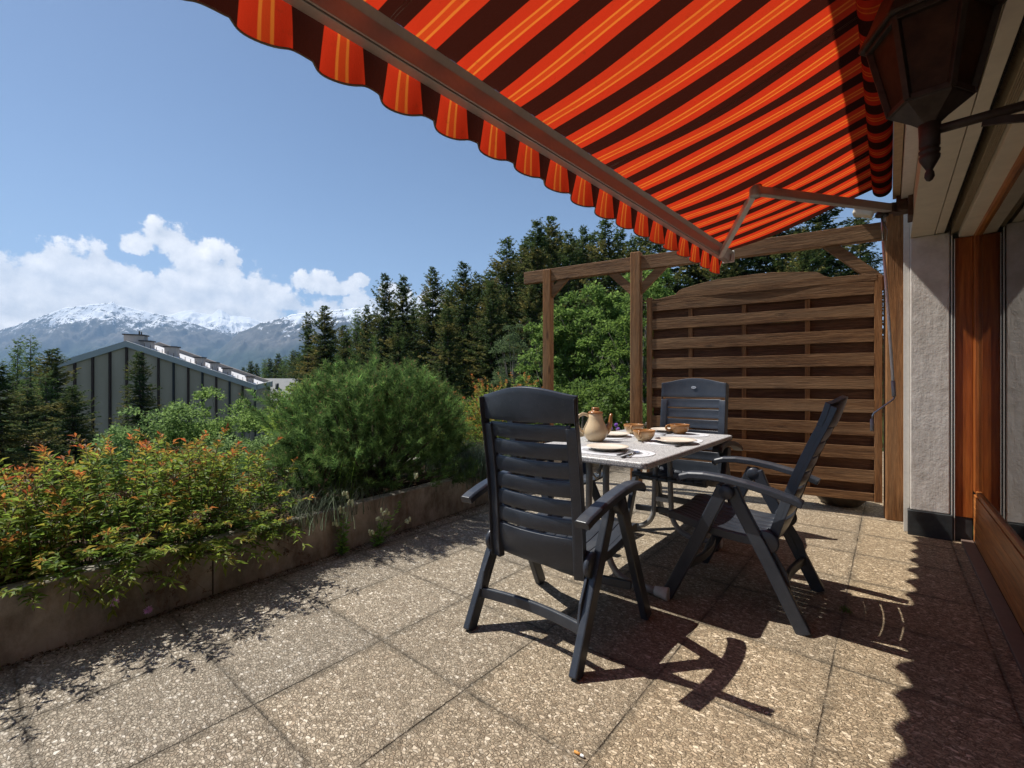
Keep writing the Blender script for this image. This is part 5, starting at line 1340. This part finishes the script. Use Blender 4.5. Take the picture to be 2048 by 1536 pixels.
def herb(label, base, stalks, seed):
    """bladder campion like weed: leafy stalks with pale hanging flowers"""
    rr = np.random.default_rng(seed); t = thing('flowering_weed', label, 'plant', base); m = MB(); C = []; D = []; L = []; F = []
    for (dx, dy, h) in stalks:
        pts = [Vector((0, 0, 0)), Vector((dx * .35, dy * .35, h * .35)), Vector((dx * .75, dy * .75, h * .75)), Vector((dx, dy, h))]; m.tube(pts, [.0022, .002, .0015, .001], 5)
        n = int(h / .010)
        for k in range(n):
            s = rr.uniform(.02, .72); p = pts[0].lerp(pts[3], s); a = rr.uniform(0, 6.28); C.append(p); D.append((math.cos(a), math.sin(a), .5)); L.append(.052 * (1.15 - s))
        for k in range(5):
            a = rr.uniform(0, 6.28); q = pts[3] + Vector((math.cos(a) * .014, math.sin(a) * .014, rr.uniform(-.022, .012))); m.tube([pts[3] - Vector((0, 0, .02)), q], .0007, 4); F.append(q)
    m.build('stems', M_stemg, t)
    C = np.array([list(p) for p in C]); n = len(C); L = np.array(L); col = vary((.14, .26, .06), n, .2); fastmesh('leaves', blades(C, np.array(D), L, L * .36, .1, .2), 4, M_leaf, t, np.concatenate([col, col]))
    for k in range(0, len(F), 5):
      fm = MB()
      for q in F[k:k + 5]: fm.lathe([(.0005, .009), (.006, .006), (.0085, -.001), (.007, -.009), (.0095, -.014), (.0005, -.013)], 9, q)
      fm.build('flower_head', mat_plain('pale yellow green flowers', (.50, .52, .30), .7, 0, .15, 200, 0), t)
herb('flowering weed with pale hanging flowers at the planter foot, left one', (-2.70, 1.565, 0), [(-.02, .01, .30), (.02, .05, .34), (-.03, -.03, .22), (.01, .02, .40)], 1)
herb('flowering weed with pale hanging flowers at the planter foot, right one', (-2.67, 1.80, 0), [(.0, .02, .20), (.03, .06, .24), (.05, .02, .25), (.08, .20, .16), (.02, -.05, .12), (.06, .28, .45)], 2)
def scabious(label, base, tip):
    t = thing('pink_flower', label, 'flower', base); b = Vector(base); e = Vector(tip) - b
    MB().tube([(0, 0, 0), e * .5 + Vector((.02, 0, .03)), e], .0011, 5).build('stem', M_stemg, t)
    n = 70; d = rng.normal(0, 1, (n, 3)); d[:, 0] = np.abs(d[:, 0]); C = np.repeat(np.array([list(e)]), n, 0) + d * .002
    fastmesh('petals', blades(C, d, .017, .007, .1, .2), 4, M_leaf, t, vary((.55, .36, .52), 2 * n, .12, .05))
scabious('pale pink flower head hanging before the planter wall, upper one', (-2.75, .35, .26), tuple(on_plane_z(206, 1177, .12) if False else (-2.60, .435, .155)))
scabious('pale pink flower head hanging low before the planter wall, lower one', (-2.74, .50, .25), (-2.575, .545, .085))
for i, (x, y, z) in enumerate([(-3.06, 5.9, .47), (-3.02, 6.05, .45), (-3.10, 6.15, .50)]):
    t = thing('purple_flower', ['purple flower head behind the table, leftmost of three', 'purple flower head behind the table, middle and lowest of three', 'purple flower head behind the table, rightmost of three'][i], 'flower', (x, y, .23))
    MB().tube([(0, 0, 0), (.01, 0, z - .23)], .003, 5).build('stem', M_stemg, t)
    n = 120; d = rng.normal(0, 1, (n, 3)); fastmesh('petals', blades(np.tile([.01, 0, z - .23], (n, 1)), d, .034, .011), 4, M_leaf, t, vary((.32, .17, .46), 2 * n, .2, .05))

# ---- litter along the foot of the planter
n = 5200; y = rng.uniform(-.6, 4.4, n); dd = np.abs(rng.normal(0, 1, n)) ** 1.3 * .045
C = np.stack([planter_x(y) + .004 + dd, y, np.full(n, .004) + rnd(n, 0, .006)], 1); D = rng.normal(0, 1, (n, 3)); D[:, 2] *= .25
L = rng.uniform(.004, .016, n); V = flat(C, D, L, L * .45, np.tile([0, 0, 1.0], (n, 1)) + rng.normal(0, .35, (n, 3)))
struct(fastmesh('leaf_litter', V, 4, M_leaf, None, vary((.06, .04, .022), n, .6, .12)), 'stuff')
n = 3400; C = np.stack([planter_x(rnd(n, 0, 1)) * 0 + 0, rnd(n, -2.5, 6), np.full(n, .27)], 1); C[:, 0] = planter_x(C[:, 1]) - rnd(n, .02, 1.1); C[:, 2] = .255 + rnd(n, 0, .04)
D = rng.normal(0, 1, (n, 3)); D[:, 2] *= .4; L = rng.uniform(.006, .03, n)
struct(fastmesh('soil_litter', flat(C, D, L, L * .35), 4, M_leaf, None, vary((.085, .055, .034), n, .5, .12)), 'stuff')
# meadow grass on the slope below
n = 24000; a = rnd(n, -.95, .75); r = 6 + 34 * rnd(n) ** .8; X, Zc = r * np.sin(a), r * np.cos(a); PX = Zc * FX + X * RX; PY = Zc * FY + X * RY
ok = ~((PX > planter_x(PY) - 1.3) & (PY < 10) & (PX < 1)); X, Zc, PX, PY = X[ok], Zc[ok], PX[ok], PY[ok]; n = len(X)
C = np.stack([PX, PY, slope_h(X, Zc) + .1], 1); D = rng.normal(0, .35, (n, 3)) + np.array([0, 0, 1.0])
struct(fastmesh('meadow_grass', tri(C, D, rng.uniform(.2, .7, n), .06), 3, M_gloss, None, vary((.06, .095, .03), n, .3)), 'stuff')
